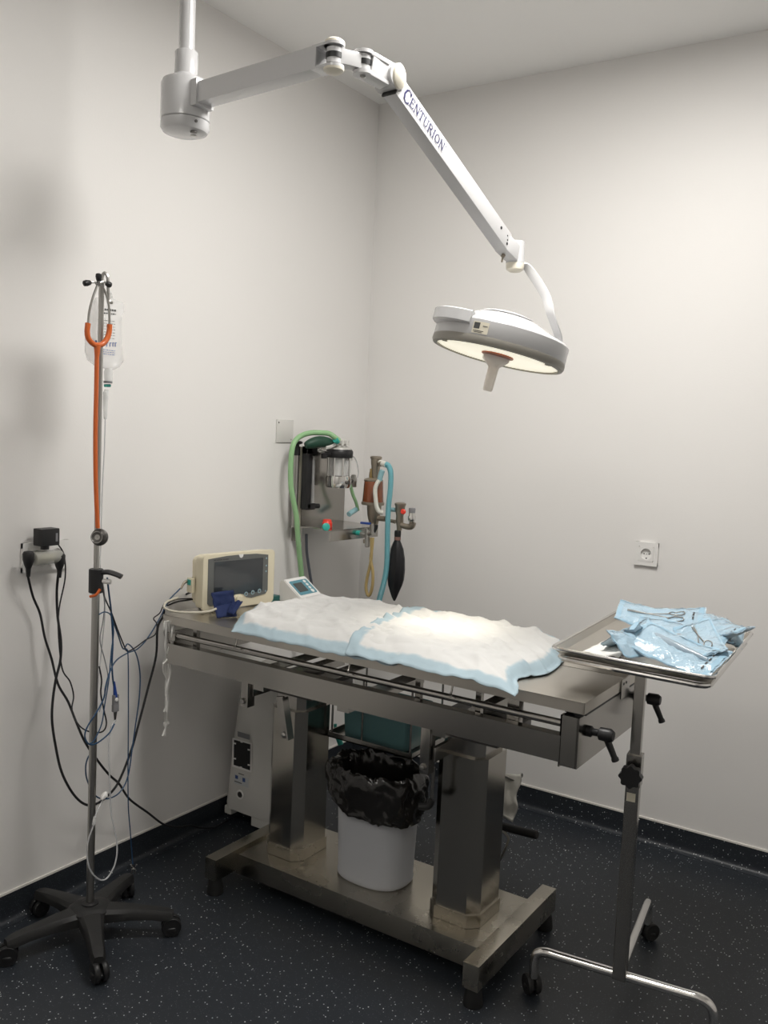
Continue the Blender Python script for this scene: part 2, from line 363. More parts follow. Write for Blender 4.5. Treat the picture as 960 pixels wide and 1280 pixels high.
# lettering on the side face
GL = {'C': [((.85, .80), (.72, .95), .06), ((.72, .95), (.48, 1.0), .07), ((.48, 1), (.2, .85), .10), ((.2, .85), (.06, .5), .16), ((.06, .5), (.2, .15), .16), ((.2, .15), (.5, 0), .10), ((.5, 0), (.75, .06), .07), ((.75, .06), (.88, .22), .06), ((.85, .74), (.85, .98), .05)],
 'E': [((.15, 0), (.15, 1), .16), ((.0, 1), (.75, 1), .07), ((0, 0), (.8, 0), .07), ((.15, .52), (.6, .52), .06), ((.75, 1), (.75, .82), .05), ((.8, 0), (.8, .2), .05), ((.6, .6), (.6, .42), .05)],
 'N': [((.12, 0), (.12, 1), .07), ((.12, 1), (.88, 0), .15), ((.88, 0), (.88, 1), .07), ((0, 0), (.26, 0), .05), ((.74, 1), (1, 1), .05), ((0, 1), (.2, 1), .05)],
 'T': [((.45, 0), (.45, 1), .15), ((.0, 1), (.9, 1), .07), ((0, 1), (0, .8), .05), ((.9, 1), (.9, .8), .05), ((.28, 0), (.62, 0), .05)],
 'U': [((.14, 1), (.14, .3), .14), ((.14, .3), (.3, .04), .11), ((.3, .04), (.62, .04), .07), ((.62, .04), (.82, .3), .07), ((.82, .3), (.82, 1), .07), ((0, 1), (.3, 1), .05), ((.68, 1), (.96, 1), .05)],
 'R': [((.15, 0), (.15, 1), .15), ((0, 1), (.5, 1), .06), ((.5, 1), (.74, .85), .10), ((.74, .85), (.74, .65), .13), ((.74, .65), (.5, .5), .10), ((.5, .5), (.15, .5), .06), ((.42, .5), (.9, 0), .14), ((0, 0), (.32, 0), .05), ((.8, 0), (1, 0), .05)],
 'I': [((.2, 0), (.2, 1), .15), ((.03, 0), (.37, 0), .05), ((.03, 1), (.37, 1), .05)],
 'O': [((.5, 1), (.15, .82), .10), ((.15, .82), (.05, .5), .15), ((.05, .5), (.15, .18), .15), ((.15, .18), (.5, 0), .10), ((.5, 0), (.85, .18), .10), ((.85, .18), (.95, .5), .15), ((.95, .5), (.85, .82), .15), ((.85, .82), (.5, 1), .10)]}
GW = {'C': .95, 'E': .82, 'N': 1.0, 'T': .9, 'U': .96, 'R': .95, 'I': .4, 'O': 1.0}
def strokes(mb, st, o, x, y, hx, hy, sc):
    for (x0, y0), (x1, y1), t in st:
        a = o + x*(x0*hx) + y*(y0*hy); b = o + x*(x1*hx) + y*(y1*hy); d = (b-a).normalized(); n = x.cross(y); s = d.cross(n)*(max(t, .105)*sc/2)
        e = d*(t*sc*.3)
        vs_ = [mb.bm.verts.new(q) for q in (a-s-e, b-s+e, b+s+e, a+s-e)]; mb.bm.faces.new(vs_)
tx = MB(); O = e0+sd*.027+s_side*(AW/2+.0012)-s_up*.011; x_ = sd; hC, hS = .034, .0222; cur = 0
if True:
    strokes(tx, GL['C'], O-s_up*.006, x_, s_up, hC*.78, hC, hC); cur = hC*.80
    for ch in 'ENTURION':
        strokes(tx, GL[ch], O+x_*cur, x_, s_up, hS*.84, hS, hS); cur += hS*.84*GW[ch]+hS*.17
lt = tx.build('lettering', M['print'], lamp, smooth=0)
ul = MB(); ul.grid(lambda u, v: O+x_*(.016+u*(cur-.016))-s_up*(.0035+v*.0008), 1, 1)
ul.grid(lambda u, v: O+x_*(cur+.001+u*.003)+s_up*(hS-.001-v*.003), 1, 1); ul.build('lettering_underline', M['print'], lamp, smooth=0)
MB().lathe([(.0022, 0), (.0018, .001)], O-x_*.012+s_up*.018, s_side, 10).build('screw', M['darkprint'], lamp)
for dd, uu, r in ((-.055, .006, .0048), (-.018, .008, .0025), (-.012, -.002, .0025), (-.008, -.012, .0045)):
    MB().lathe([(r, 0), (r*.8, .0012)], wr+sd*dd+s_up*uu+s_side*(AW/2-.0002), s_side, 12).build('screw', M['black'], lamp)
# wrist, pivot, toggle and curved yoke
wb = wr+shz*.028-Vector((0, 0, .018))
beam(MB(), wr-sd*.006-s_up*.004, wb+shz*.028+Vector((0, 0, -.004)), .042, .046, up=s_up, bev=.006).build('wrist_block', W, lamp)
tg = wr+sd*.018-s_up*.028
MB().cyl(tg, tg-s_up*.006, .006, seg=10).cyl(tg-s_up*.006, tg-s_up*.022+sd*.004, .0028, seg=8).build('toggle_switch', M['nickel'], lamp)
pv = wb+shz*.040
MB().lathe([(.021, .034), (.024, .031), (.027, -.028)], pv, (0, 0, 1), 28).build('pivot_sleeve', W, lamp)
MB().lathe([(.0265, -.0285), (.027, -.030), (.025, -.046), (.015, -.053), (.002, -.055)], pv, (0, 0, 1), 28).build('pivot_cap', M['ivory'], lamp)
# head
HC = at(621, 447, -1.03, 1)                      # centre of the lower rim
v_ = (CAM-HC).normalized(); th = math.radians(15)
axd = (-_r*math.sin(th) - _u*math.cos(th)); axd = (axd - v_*axd.dot(v_)).normalized()*math.cos(math.radians(7.5)) + v_*math.sin(math.radians(7.5)); axd.normalize()
R0 = (HC-CAM).dot(_f)*84/F_PX
UP = -axd
hx = _r - UP*_r.dot(UP); hx.normalize(); hy = UP.cross(hx)     # hx to the right in the photo
def hp(x, y, z): return HC + hx*(x*R0) + hy*(y*R0) + UP*(z*R0)
MB().lathe([(R0*.99, R0*.10), (R0, R0*.12), (R0*1.0, R0*.34), (R0*.97, R0*.375), (R0*.90, R0*.40), (R0*.66, R0*.50), (R0*.50, R0*.575), (R0*.40, R0*.60), (R0*.36, R0*.603)], HC, UP, 64).build('lamp_housing', W, lamp)
MB().lathe([(R0*.34, R0*.600), (R0*.34, R0*.615)], HC, UP, 48).build('vent_gap', M['black'], lamp)
MB().lathe([(R0*.39, R0*.612), (R0*.385, R0*.63), (R0*.30, R0*.655), (R0*.05, R0*.665)], HC, UP, 48).build('vent_cap', W, lamp)
MB().lathe([(R0*.93, -R0*.0), (R0*.985, R0*.01), (R0*1.005, R0*.05), (R0*1.0, R0*.115), (R0*.95, R0*.118), (R0*.93, R0*.05), (R0*.925, 0)], HC, UP, 64, cap=False).build('rim', M['lampgrey'], lamp)
MB().lathe([(R0*.93, R0*.035), (R0*.90, R0*.02), (R0*.40, R0*.005), (R0*.02, 0)], HC, UP, 64, cap=False).build('lens', M['lens'], lamp)
MB().lathe([(R0*.24, -R0*.012), (R0*.24, R0*.01), (R0*.1, R0*.012)], hp(-.02, -.24, 0), UP, 32).build('reflector_ring', M['copper'], lamp)
for a in (200, 320, 80):
    MB().cyl(hp(.88*math.cos(math.radians(a)), .88*math.sin(math.radians(a)), .0), hp(.88*math.cos(math.radians(a)), .88*math.sin(math.radians(a)), .03), .008, seg=10).build('clip', M['lampgrey'], lamp)
# sterile handle: flared neck and flat bar
hk = MB(); rings = []
for z, wx, wy in ((0.01, .20, .14), (-.06, .19, .13), (-.09, .16, .11), (-.16, .08, .075), (-.20, .075, .07), (-.50, .068, .062), (-.52, .060, .055)):
    rings.append([hp(x*wx-.02, y*wy-.12, z) for x, y in ((1, .6), (.6, 1), (-.6, 1), (-1, .6), (-1, -.6), (-.6, -1), (.6, -1), (1, -.6))])
hk.loft(rings).build('handle', mat('handle_silicone', (.86, .80, .74), .4), lamp)
# rim handle block on the left, facing the camera, and sticker
gb = MB(); ang = math.radians(222); 
def hq(a, r, z): return hp(r*math.cos(a), r*math.sin(a), z)
prof = []
hs = 1 if hy.dot(v_) > 0 else -1        # which side of the head faces the camera
def ha(deg): return math.radians(deg)*hs  # 90 = towards the camera, 180 = left in the photo
rings = []
for k in range(9):
    a = ha(124+k*6.4); r1 = 1.0+.17*math.sin(PI*(k+.6)/9.2)
    rings.append([hq(a, .93, .42), hq(a, r1*.97, .44), hq(a, r1, .42), hq(a, r1, .27), hq(a, r1*.98, .25), hq(a, .93, .25)])
gb.loft(rings).build('side_grip', W, lamp)
st = MB(); st.grid(lambda u, v: hq(ha(121-u*13.5), 1.006, .30-.165*v), 6, 1); stk = st.build('sticker', M['sticker'], lamp)
s2 = MB()
for a0_, da_, z0_, dz_ in ((120, 5, .285, .085), (112.5, 4, .25, .012), (120, 9, .175, .010), (119, 7, .155, .008)): s2.grid(lambda u, v: hq(ha(a0_-u*da_), 1.009, z0_-dz_*v), 3, 1)
s2.build('sticker_print', M['darkprint'], stk)
# curved yoke from pivot to the right side of the head
y0 = pv+Vector((0, 0, -.030)); yend = hp(.86, -.25*hs, .42)
ctrl = [y0, at(668, 352, y0.y, 1), at(683, 375, (y0.y+HC.y)/2, 1), at(690, 402, yend.y, 1), yend, yend-UP*(R0*.12)]
ctrl = [y0+_r*.0, y0+_r*.035-_u*.012, at(681, 368, y0.y-.02, 1), at(689, 395, y0.y-.045, 1), yend+UP*.02, yend-UP*(R0*.14)]
P = smooth_path(ctrl, 8); rings = []
wdir = v_.cross(_u).normalized()
for i, p in enumerate(P):
    T = (P[min(i+1, len(P)-1)]-P[max(i-1, 0)]).normalized(); n1 = T.cross(v_).normalized(); n2 = (v_*.9+n1*.0).normalized()
    n2 = T.cross(n1).normalized(); f_ = .007; g_ = .03
    n3 = (_r*.55+v_*.8); n3 = (n3-T*n3.dot(T)).normalized(); n1 = T.cross(n3); rings.append([p+n1*f_*.5*a+n3*g_*.5*b for a, b in ((1, .35), (.5, 1), (-.5, 1), (-1, .35), (-1, -.35), (-.5, -1), (.5, -1), (1, -.35))])
MB().loft(rings).build('yoke', W, lamp)
sp = bpy.data.lights.new('surgical_spot', 'SPOT'); sp.energy = 42; sp.spot_size = math.radians(42); sp.spot_blend = 1; sp.shadow_soft_size = .12; sp.color = (1, .93, .80)
so = bpy.data.objects.new('surgical_spot', sp); so.location = HC+axd*.02
so.matrix_world = Matrix.Translation(so.location) @ (Vector((.975, -.93, .92))-so.location).to_track_quat('-Z', 'Y').to_matrix().to_4x4(); C.objects.link(so)

# ------------------------------------------------------------------ castor builder
def castor(parent, top, ang, r=.025, m=None, frame=None):
    """twin wheel castor below `top` (z of the stem top), rolling direction ang"""
    m = m or M['rubber']; x, y, z = top; d = Vector((math.cos(ang), math.sin(ang), 0)); n = Vector((-d.y, d.x, 0))
    c = Vector((x, y, r)) + d*.008
    k = MB()
    for s in (-1, 1): k.lathe([(r*.55, -.007), (r*.92, -.0075), (r, -.004), (r, .004), (r*.92, .0075), (r*.55, .007)], c+n*s*.0115, n, 24)
    k.cyl(c-n*.012, c+n*.012, .006, seg=10)
    o = MB().cyl((x, y, r*1.2), (x, y, z), .008, seg=12).lathe([(r*.55, r*.72), (r*.80, r*.70), (r*.78, r*.95), (r*.45, r*1.15)], (c.x, c.y, 0.0001), (0, 0, 1), 16).build('castor', frame or M['black'], parent)
    k.build('wheel', m, o); return o

# ------------------------------------------------------------------ IV stand
ivc = Vector((.25, -1.665, 0)); ivt = Vector((.238, -1.650, 1.0))
def ivp(z): 
    t = (z-.1)/1.8; return Vector((.25-.013*t, -1.665+.018*t, z))
iv = thing('iv_stand', 'steel drip stand on black five star castor base by left wall', 'drip stand', (ivc.x, ivc.y, 0))
hubm = MB().lathe([(.05, .052), (.062, .058), (.060, .088), (.045, .097), (.028, .099)], ivc, (0, 0, 1), 30).build('base_hub', M['blackfab'], iv)
MB().lathe([(.024, .097), (.024, .102), (.018, .105), (.014, .105)], ivc, (0, 0, 1), 24).build('pole_collar', M['black'], iv)
for k, a in enumerate((-33, 39, 111, 183, 255)):
    a = math.radians(a); d = Vector((math.cos(a), math.sin(a), 0)); n = Vector((-d.y, d.x, 0)); rr = .225 if k == 3 else .238; rings = []
    for t, zt, zb, w_ in ((.0, .094, .056, .040), (.25, .093, .056, .033), (.5, .090, .058, .025), (.75, .084, .056, .021), (.93, .078, .050, .020), (1.0, .073, .052, .015)):
        c = ivc+d*(t*rr); rings.append([c+n*x*w_+Vector((0, 0, z)) for x, z in ((-1, zb), (-1, zt-.012), (-.7, zt-.002), (0, zt), (.7, zt-.002), (1, zt-.012), (1, zb), (0, zb+.002))])
    lg = MB().loft(rings).build('leg', M['blackfab'], iv)
    cc = ivc+d*(rr*(.92 if k == 3 else .945))
    if k == 3: castor(iv, (cc.x, cc.y, .056), a+1.4, .025, M['black'])
    else: castor(iv, (cc.x, cc.y, .056), a+(.25, .2, .6, 1, -.4)[k], .0285, M['black'])
MB().cyl(ivp(.1), ivp(1.04), .0108, seg=20).build('pole', M['dullchrome'], iv)
up = ivp(1.88)
MB().cyl(ivp(1.03), ivp(1.87), .0075, seg=16).build('upper_pole', M['dullchrome'], iv)
ivr = Vector((_r.x, _r.y, 0)).normalized()
MB().tube([ivp(1.86), ivp(1.885)+ivr*.002, ivp(1.895)+ivr*.008, ivp(1.885)+ivr*.016, ivp(1.86)+ivr*.018, ivp(1.82)+ivr*.022, ivp(1.815)+ivr*.032], .0042, 8).build('hook', M['dullchrome'], iv)
cl = ivp(1.042)
clb = MB().lathe([(.018, -.034), (.020, -.032), (.020, .032), (.018, .034)], cl, (0, 0, 1), 20).build('clamp', M['black'], iv)
cvd = (CAM-cl); cvd.z = 0; cvd.normalize()
MB().tube([cl+ivr*.015+Vector((0, 0, .024)), cl+ivr*.035+Vector((0, 0, .026)), cl+ivr*.058+Vector((0, 0, .020)), cl+ivr*.072+Vector((0, 0, .014))], .012, 10, flat=.6).build('clamp_lever', M['black'], clb)
MB().cyl(cl+ivr*.018, cl+ivr*.042+Vector((0, 0, -.002)), .007, seg=12).build('clamp_screw', M['whiteplastic'], clb)
MB().tube([cl+ivr*.012+cvd*.018+Vector((0, 0, -.02)), cl+ivr*.0+cvd*.024+Vector((0, 0, -.036)), cl-ivr*.016+cvd*.02+Vector((0, 0, -.042))], .004, 8).build('orange_tie', M['orange'], iv)

# ------------------------------------------------------------------ stethoscope
X0 = .262
def sp_(px, py, v=X0): return at(px, py, v)
sc_ = thing('stethoscope', 'orange stethoscope hanging from the top of the drip stand', 'stethoscope', sp_(122, 350))
MB().tube([sp_(122, 356), sp_(116, 372), sp_(111.5, 390), sp_(109.8, 408)], .0032, 8).tube([sp_(122, 357), sp_(119, 353), sp_(113, 353)], .0032, 8).build('ear_tube', M['dullchrome'], sc_)
MB().tube([sp_(123.5, 354), sp_(131, 364), sp_(136, 382), sp_(137, 410)], .0032, 8).tube([sp_(123, 354), sp_(129, 352), sp_(133, 354)], .0032, 8).build('ear_tube', M['dullchrome'], sc_)
for a, b in (((113.5, 353), (104.5, 354.5)), ((132, 354), (138.5, 356.5)), ((123.5, 352), (123.3, 341.5))):
    A, B = sp_(*a), sp_(*b); MB().lathe([(.004, 0), (.0065, .003), (.0085, (B-A).length*.6), (.0075, (B-A).length*.9), (.003, (B-A).length)], A, B-A, 14).build('ear_tip', M['black'], sc_)
MB().tube([sp_(122, 357), sp_(123.3, 352)], .005, 8, sm=False).build('spring', M['dark_metal'], sc_)
yk = MB()
yk.tube([sp_(110, 404), sp_(109, 414), sp_(110.5, 423), sp_(116, 429.5), sp_(121.5, 431.5), sp_(128, 430), sp_(134, 423), sp_(136.6, 414), sp_(137, 405.5)], .0075, 12)
yk.tube([sp_(121.5, 431), sp_(121.5, 437), sp_(121.2, 445)], .0085, 12, rf=lambda t, i: 1.2-.45*t)
yk.tube([sp_(121.2, 440), sp_(120.5, 480), sp_(119.3, 540), sp_(119.5, 590), sp_(120.5, 625), sp_(122.2, 660)], .0062, 12)
yk.build('tubing', M['orange'], sc_)
ch = sp_(123.5, 671.5); cn = (CAM-ch).normalized()*.9+_r*-.35; cn.normalize()
cp = MB().lathe([(.018, -.012), (.0235, -.010), (.024, -.003), (.021, .000), (.012, .003), (.010, .010), (.0175, .013), (.0175, .0145), (.015, .0145), (.004, .009)], ch, cn, 28).build('chest_piece', M['dark_metal'], sc_)
MB().lathe([(.0165, .0148), (.0150, .0148), (.012, .0110), (.001, .0105)], ch, cn, 28, cap=False).build('bell_face', M['dullchrome'], cp)

# ------------------------------------------------------------------ infusion bag
XB = .205
bg = thing('infusion_bag', 'clear infusion bag with printed label hanging behind the drip stand pole', 'bag', at(131, 375, XB))
ol = [(128, 372), (140, 373), (146, 376), (154, 378), (154, 388), (151, 392), (150.5, 410), (151, 432), (153, 452), (148, 459), (140, 463), (133, 461.5), (120, 458), (110, 450), (107, 440), (107, 425), (109.5, 405), (114, 388), (117, 376), (121, 372)]
ctr = at(131, 418, XB); OL = [at(x, y, XB) for x, y in ol]
bagm = MB(); rings = []
bn = Vector((1, 0, 0))
for t, s in ((-.0035, 1.0), (-.010, .93), (-.014, .75), (-.015, .5)): rings.append([ctr+(p-ctr)*s+bn*t for p in OL])
rings = rings[::-1]+[[ctr+(p-ctr)*s+bn*t for p in OL] for t, s in ((.0035, 1.0), (.010, .93), (.014, .75), (.015, .5))]
bb = bagm.loft(rings).build('bag_body', M['clearbag'], bg)
MB().tube([at(133, 364, XB), at(134, 370, XB), at(134, 378, XB)], .004, 8).tube([at(129, 374, XB), at(133, 367, XB), at(138, 366, XB), at(140, 374, XB)], .003, 6).build('hanger', M['clearbag2'], bg)
lbm = MB()
def lab_line(mb, x0, x1, y, h_, seed, dx=XB+.017):
    rnd = random.Random(seed); x = x0
    while x < x1:
        L = rnd.uniform(1.2, 3.2); x2 = min(x+L, x1); sl = .12
        mb.bm.faces.new([mb.bm.verts.new(at(a, b, dx)) for a, b in ((x, y+(x-x0)*sl), (x2, y+(x2-x0)*sl), (x2, y+h_+(x2-x0)*sl), (x, y+h_+(x-x0)*sl))]); x = x2+rnd.uniform(.5, .9)
for k, y in enumerate((385, 390)): lab_line(lbm, 127, 145, y, 2.4 if k == 0 else 1.6, k)
for k in range(7): lab_line(lbm, 122+k % 2, 144, 399+k*3.6, .7, 10+k)
lbm.build('label_print', M['darkprint'], bb)
lb2 = MB()
lab_line(lb2, 119, 125, 425, 4, 40); 
for x in (133, 137, 140.5, 143.5): lb2.bm.faces.new([lb2.bm.verts.new(at(a, b, XB+.017)) for a, b in ((x, 428), (x+1.1, 428.1), (x+1.1, 433.5), (x, 433.3))]); lb2.bm.faces.new([lb2.bm.verts.new(at(a, b, XB+.017)) for a, b in ((x, 428), (x+2.4, 428.2), (x+2.4, 429.2), (x, 429))])
for k in range(3): lab_line(lb2, 129, 144, 436.5+k*2.6, .8, 20+k)
lb2.build('brand_print', M['bluprint'], bb)
MB().lathe([(.011, 0), (.012, .01), (.0125, .03), (.010, .04)], at(135.5, 478, XB), (0, 0, 1), 18).build('port', M['clearbag2'], bg)
MB().lathe([(.0125, 0), (.0125, .006)], at(135, 479, XB), (0, 0, 1), 18).build('port_seal', M['greycable'], bg)
MB().cyl(at(131, 482, XB), at(137.5, 482, XB), .0045, seg=10).build('green_cap', M['teal'], bg)
dc = MB().lathe([(.004, 0), (.0055, .01), (.0062, .03), (.0075, .06), (.0075, .075), (.004, .08)], at(131.5, 524, XB), (0, 0, 1), 16).build('drip_chamber', M['clearbag2'], bg)
MB().tube([at(133, 487, XB), at(132, 498, XB)], .006, 8, sm=False).build('spike', M['clearbag2'], bg)
MB().tube([at(131.5, 522, XB), at(130.5, 560, XB), at(127.5, 620, XB), at(126, 680, XB), at(125, 705, XB), at(128.5, 735, XB), at(131, 765, XB), at(128, 800, XB), at(125, 830, XB), at(121, 865, .22), at(113, 880, .245)], .0018, 6, n=8).build('infusion_line', M['cleartube'], bg)

# ------------------------------------------------------------------ wall sockets
def socket(root_loc, c, n, x, gang, label):
    """frame on a wall: c centre, n outward normal, x horizontal direction"""
    r = thing('wall_socket', label, 'socket', root_loc); z = Vector((0, 0, 1)); Wd = .087+(gang-1)*.071
    Mx = basis(c, x, z)
    if (Mx.to_3x3() @ Vector((0, 0, 1))).dot(n) < 0: Mx = basis(c, -Vector(x), z)
    fr_ = MB(); xs = [-Wd/2]
    for g in range(gang): xs += [(g-(gang-1)/2)*.071-.0275, (g-(gang-1)/2)*.071+.0275]
    xs.append(Wd/2)
    for q in range(0, len(xs), 2): fr_.prism([(xs[q], -.0435), (xs[q+1], -.0435), (xs[q+1], .0435), (xs[q], .0435)], 0, .010, Mx, bev=.0006)
    for s_ in (1, -1): fr_.prism([(xs[0], s_*.0275), (xs[-1], s_*.0275), (xs[-1], s_*.0435), (xs[0], s_*.0435)][::s_], 0, .0102, Mx, bev=.0006)
    fr_.build('frame', M['whiteplastic'], r, smooth=0)
    for g in range(gang):
        ox = (g-(gang-1)/2)*.071
        ins = MB()
        outer = [(ox+.0273*math.cos(t)/max(abs(math.cos(t)), abs(math.sin(t))), .0273*math.sin(t)/max(abs(math.cos(t)), abs(math.sin(t)))) for t in [2*PI*(q+.5)/48 for q in range(48)]]
        # insert plate with a round recessed well
        ring_o = [Vector((a, b, .0112)) for a, b in outer]
        def circ(r_, zz): return [Vector((ox+r_*math.cos(math.atan2(b, a-ox)), r_*math.sin(math.atan2(b, a-ox)), zz)) for a, b in outer]
        rings = [[Mx @ Vector((a, b, .0005)) for a, b in outer], [Mx @ v for v in ring_o], [Mx @ v for v in circ(.0205, .0112)], [Mx @ v for v in circ(.0195, .0105)], [Mx @ v for v in circ(.0185, .002)]]
        io = ins.loft(rings).build('socket_insert', M['whiteplastic'], r)
        if gang == 1 or g == 1:
            h = MB()
            for dx, dy, rr in ((-.0095, 0, .0025), (.0095, 0, .0025), (0, -.0165, .003)):
                h.lathe([(rr, 0), (rr*.9, .0006)], Mx @ Vector((ox+dx, dy, .0021 if dy == 0 else .0035)), n, 10)
            h.lathe([(.0016, 0), (.001, .0006)], Mx @ Vector((ox, 0, .0035)), n, 8)
            h.build('contact_hole', M['black'], io)
    return r
socket((1.29, 0, 1.085), Vector((1.289, -.0002, 1.086)), Vector((0, -1, 0)), (1, 0, 0), 1, 'single white wall socket on the back wall above the instrument tray')
socket((0, -1.648, 1.09), Vector((.0002, -1.648, 1.085)), Vector((1, 0, 0)), (0, 1, 0), 2, 'double white wall socket on the left wall behind the plugs')
bp_ = thing('blank_plate', 'square clear blanking plate screwed to the left wall beside the green hose', 'wall plate', (0, -.56, 1.48))
MB().mm((.0003, -.613, 1.434), (.005, -.512, 1.523), bev=.0015).build('plate', mat('plate_plastic', (.66, .645, .62), .2, coat=.6), bp_)
MB().lathe([(.0035, 0), (.003, .0015)], (.005, -.602, 1.511), (1, 0, 0), 12).build('screw', M['dark_metal'], bp_)
MB().lathe([(.0028, 0), (.002, .0015)], (.005, -.524, 1.446), (1, 0, 0), 12).build('screw', M['lampgrey'], bp_)

# adaptor, charger and plugs at the double socket
ada = thing('plug_adaptor', 'clear barrel shaped plug adaptor in the double wall socket', 'adaptor', at(57, 697, .03))
A0, A1 = at(41, 699, .045), at(76, 695, .045); ax_ = A1-A0
MB().lathe([(.014, 0), (.019, .003), (.0205, .008), (.0205, ax_.length-.008), (.019, ax_.length-.003), (.014, ax_.length)], A0, ax_, 26).build('barrel', M['clear'], ada)
MB().cyl(A0+ax_*.2, A0+ax_*.85, .011, seg=12).build('core', mat('adaptor_core', (.35, .33, .22), .5), ada)
MB().cyl((.004, (A0+ax_*.5).y, (A0+ax_*.5).z), (.04, (A0+ax_*.5).y, (A0+ax_*.5).z), .017, seg=20).build('rear_plug', M['clear'], ada)
chg = thing('charger_block', 'small black power supply block on top of the clear adaptor', 'charger', at(58, 672, .045))
cb = at(58.5, 671, .047); z1, z0 = at(58, 660.5, .047).z, at(58, 682, .047).z; yl, yr = at(45.5, 671, .06).y, at(73.5, 671, .06).y
cbo = MB().mm((.022, yl+.016, z0), (.062, yr+.002, z1), bev=.004).build('block', M['black'], chg)
MB().mm((.0615, yr-.012, z0+.012), (.0626, yr-.005, z1-.014)).build('rating_label', M['greycable'], cbo)
MB().cyl((.047, (yl+yr)/2, z0+.002), (.047, (yl+yr)/2, z0-.010), .012, seg=14).build('prong_base', M['black'], chg)
RC = .0042
def plug(px, py, x=.05):
    p = at(px, py, x); m = MB()
    m.lathe([(.008, -.030), (.012, -.020), (.016, -.004), (.0165, .012), (.013, .018), (.004, .020)], p+Vector((0, 0, .004)), (0, 0, 1), 18)
    m.cyl(p+Vector((0, 0, -.050)), p+Vector((0, 0, -.022)), .0055, .008, seg=12); return m
c1 = thing('power_cable', 'thick black power cable from the left plug down across the wall to the floor', 'cable', at(35, 697, .05))
plug(35.5, 699).build('plug', M['black'], c1)
pts = [at(x, y, v) for x, y, v in ((34, 716, .05), (41, 745, .03), (50, 767, .03), (56, 797, .04), (64, 822, .05), (72.5, 855, .07), (85, 877, .09), (95, 902, .11), (106, 927, .13), (120, 948, .14), (136, 968, .12), (149, 980, .10), (162, 999, .08), (185, 1016, .06), (202, 1029, .04))]
pts += [at(x, y, v) for x, y, v in ((214, 1033, .035), (225, 1034, .035), (239, 1032, .035), (252, 1035, .04), (268, 1034, .05), (284, 1026, .055))]
MB().tube(pts, .0036, 8).build('cord', M['cable'], c1)
c2 = thing('power_cable', 'thick black power cable looping from the right plug past the stand up to the monitor', 'cable', at(74, 700, .05))
plug(74.5, 701, .05).build('plug', M['black'], c2)
pts = [at(x, y, v) for x, y, v in ((73, 716, .05), (71, 740, .035), (72, 770, .035), (76, 800, .05), (75.5, 825, .06), (70, 848, .07), (66, 875, .08), (65, 900, .09), (69, 930, .10), (77, 965, .12), (92, 993, .14), (108, 1006, .15), (124, 1003, .15), (142, 987, .14), (153, 967, .13), (165, 935, .12), (173, 906, .11), (185, 860, .09), (195, 820, .08), (197, 785, .08), (204, 770, .085), (208, 755, .09))]
pts += [at(x, y, .88, 2) for x, y in ((226, 746),)] + [Vector((.10, -1.12, .93))]
MB().tube(pts, .0038, 8).build('cord', M['cable'], c2)
c3 = MB().tube([at(x, y, v) for x, y, v in ((73, 681, .05), (80, 694, .05), (81.5, 722, .035), (74, 760, .035), (73, 790, .045), (77.5, 835, .06), (87.5, 852, .08), (92, 870, .09), (90, 887, .11), (97.5, 905, .14), (110, 914, .20), (127, 915, .24), (133, 905, .24), (130, 888, .24), (126, 867, .24), (127, 850, .24), (124, 833, .24))], .0022, 8).build('charger_cord', M['cable'], chg)
def wire(name, label, cat, pts, r, m, grp=None, axis=0):
    P_ = [at(x, y, v) if not isinstance(x, Vector) else x for x, y, v in pts]
    return tag(MB().tube(P_, r, 7).build(name, m), label, cat, grp)
wire('sensor_cable', 'thin black cable from the stand clamp curving over to the table end', 'cable', ((127, 728, .255), (131, 747, .25), (139, 765, .24), (147, 787, .22), (156, 809, .20), (160, 814, .19), (170, 809, .17), (182, 800, .15), (194, 793, .13), (196, 780, .12), (192, 773, .11), (200, 766, .10), (207, 753, .10), (222, 749, .10), (246, 748, .10)), .0021, M['cable'])
e1 = thing('sensor_cable', 'blue cable with grey plug from monitor side crossing to the stand', 'cable', at(236, 726, .10))
MB().tube([at(x, y, v) for x, y, v in ((228, 733, .11), (222, 739, .105), (210, 752, .10), (200, 772, .10), (185, 797, .12), (172, 811, .14), (160, 816, .16), (146, 825, .20), (138, 838, .25), (132, 858, .27), (130, 872, .27), (121, 890, .28), (110, 907, .28), (106, 920, .28), (111, 930, .28), (121, 929, .275), (136, 917, .26), (143, 905, .25))], .0022, 7).build('cord', M['bluecable'], e1)
MB().lathe([(.009, 0), (.0105, .004), (.0105, .022), (.007, .026)], at(236, 726, .11), at(247, 724, .11)-at(236, 726, .11), 16).tube([at(238, 726, .11), at(231, 728, .11), at(226, 736, .11)], .006, 10, rf=lambda t, i: 1.1-.6*t).build('plug', M['nickel'], e1)
f1 = thing('sensor_cable', 'blue cable hanging from the clamp ending in a blue and grey connector', 'cable', at(141, 725, .25))
MB().tube([at(x, y, v) for x, y, v in ((134, 722, .255), (136, 740, .25), (139, 765, .24), (141, 800, .23), (140, 828, .23), (141, 848, .23), (144, 866, .23))], .0026, 7).build('cord', M['bluecable'], f1)
MB().tube([at(142.5, 852, .23), at(143.5, 862, .23), at(144.2, 871, .23)], .006, 10, rf=lambda t, i: .5+.6*t).build('blue_sleeve', M['blueplastic'], f1)
q0 = at(144.4, 870, .23); cz = Vector((0, 0, -1))
MB().box(q0+cz*.012, (.010, .018, .032), bev=.002).box(q0+cz*.036, (.011, .019, .022), bev=.002).build('connector', M['greycable'], f1)
MB().lathe([(.006, 0), (.005, .002)], q0+Vector((.005, 0, -.010)), (1, 0, 0), 14).build('button', M['whiteplastic'], f1)
MB().tube([q0+cz*.046, q0+cz*.06, q0+cz*.075], .006, 8, rf=lambda t, i: 1-.65*t).build('strain_relief', M['dark_metal'], f1)
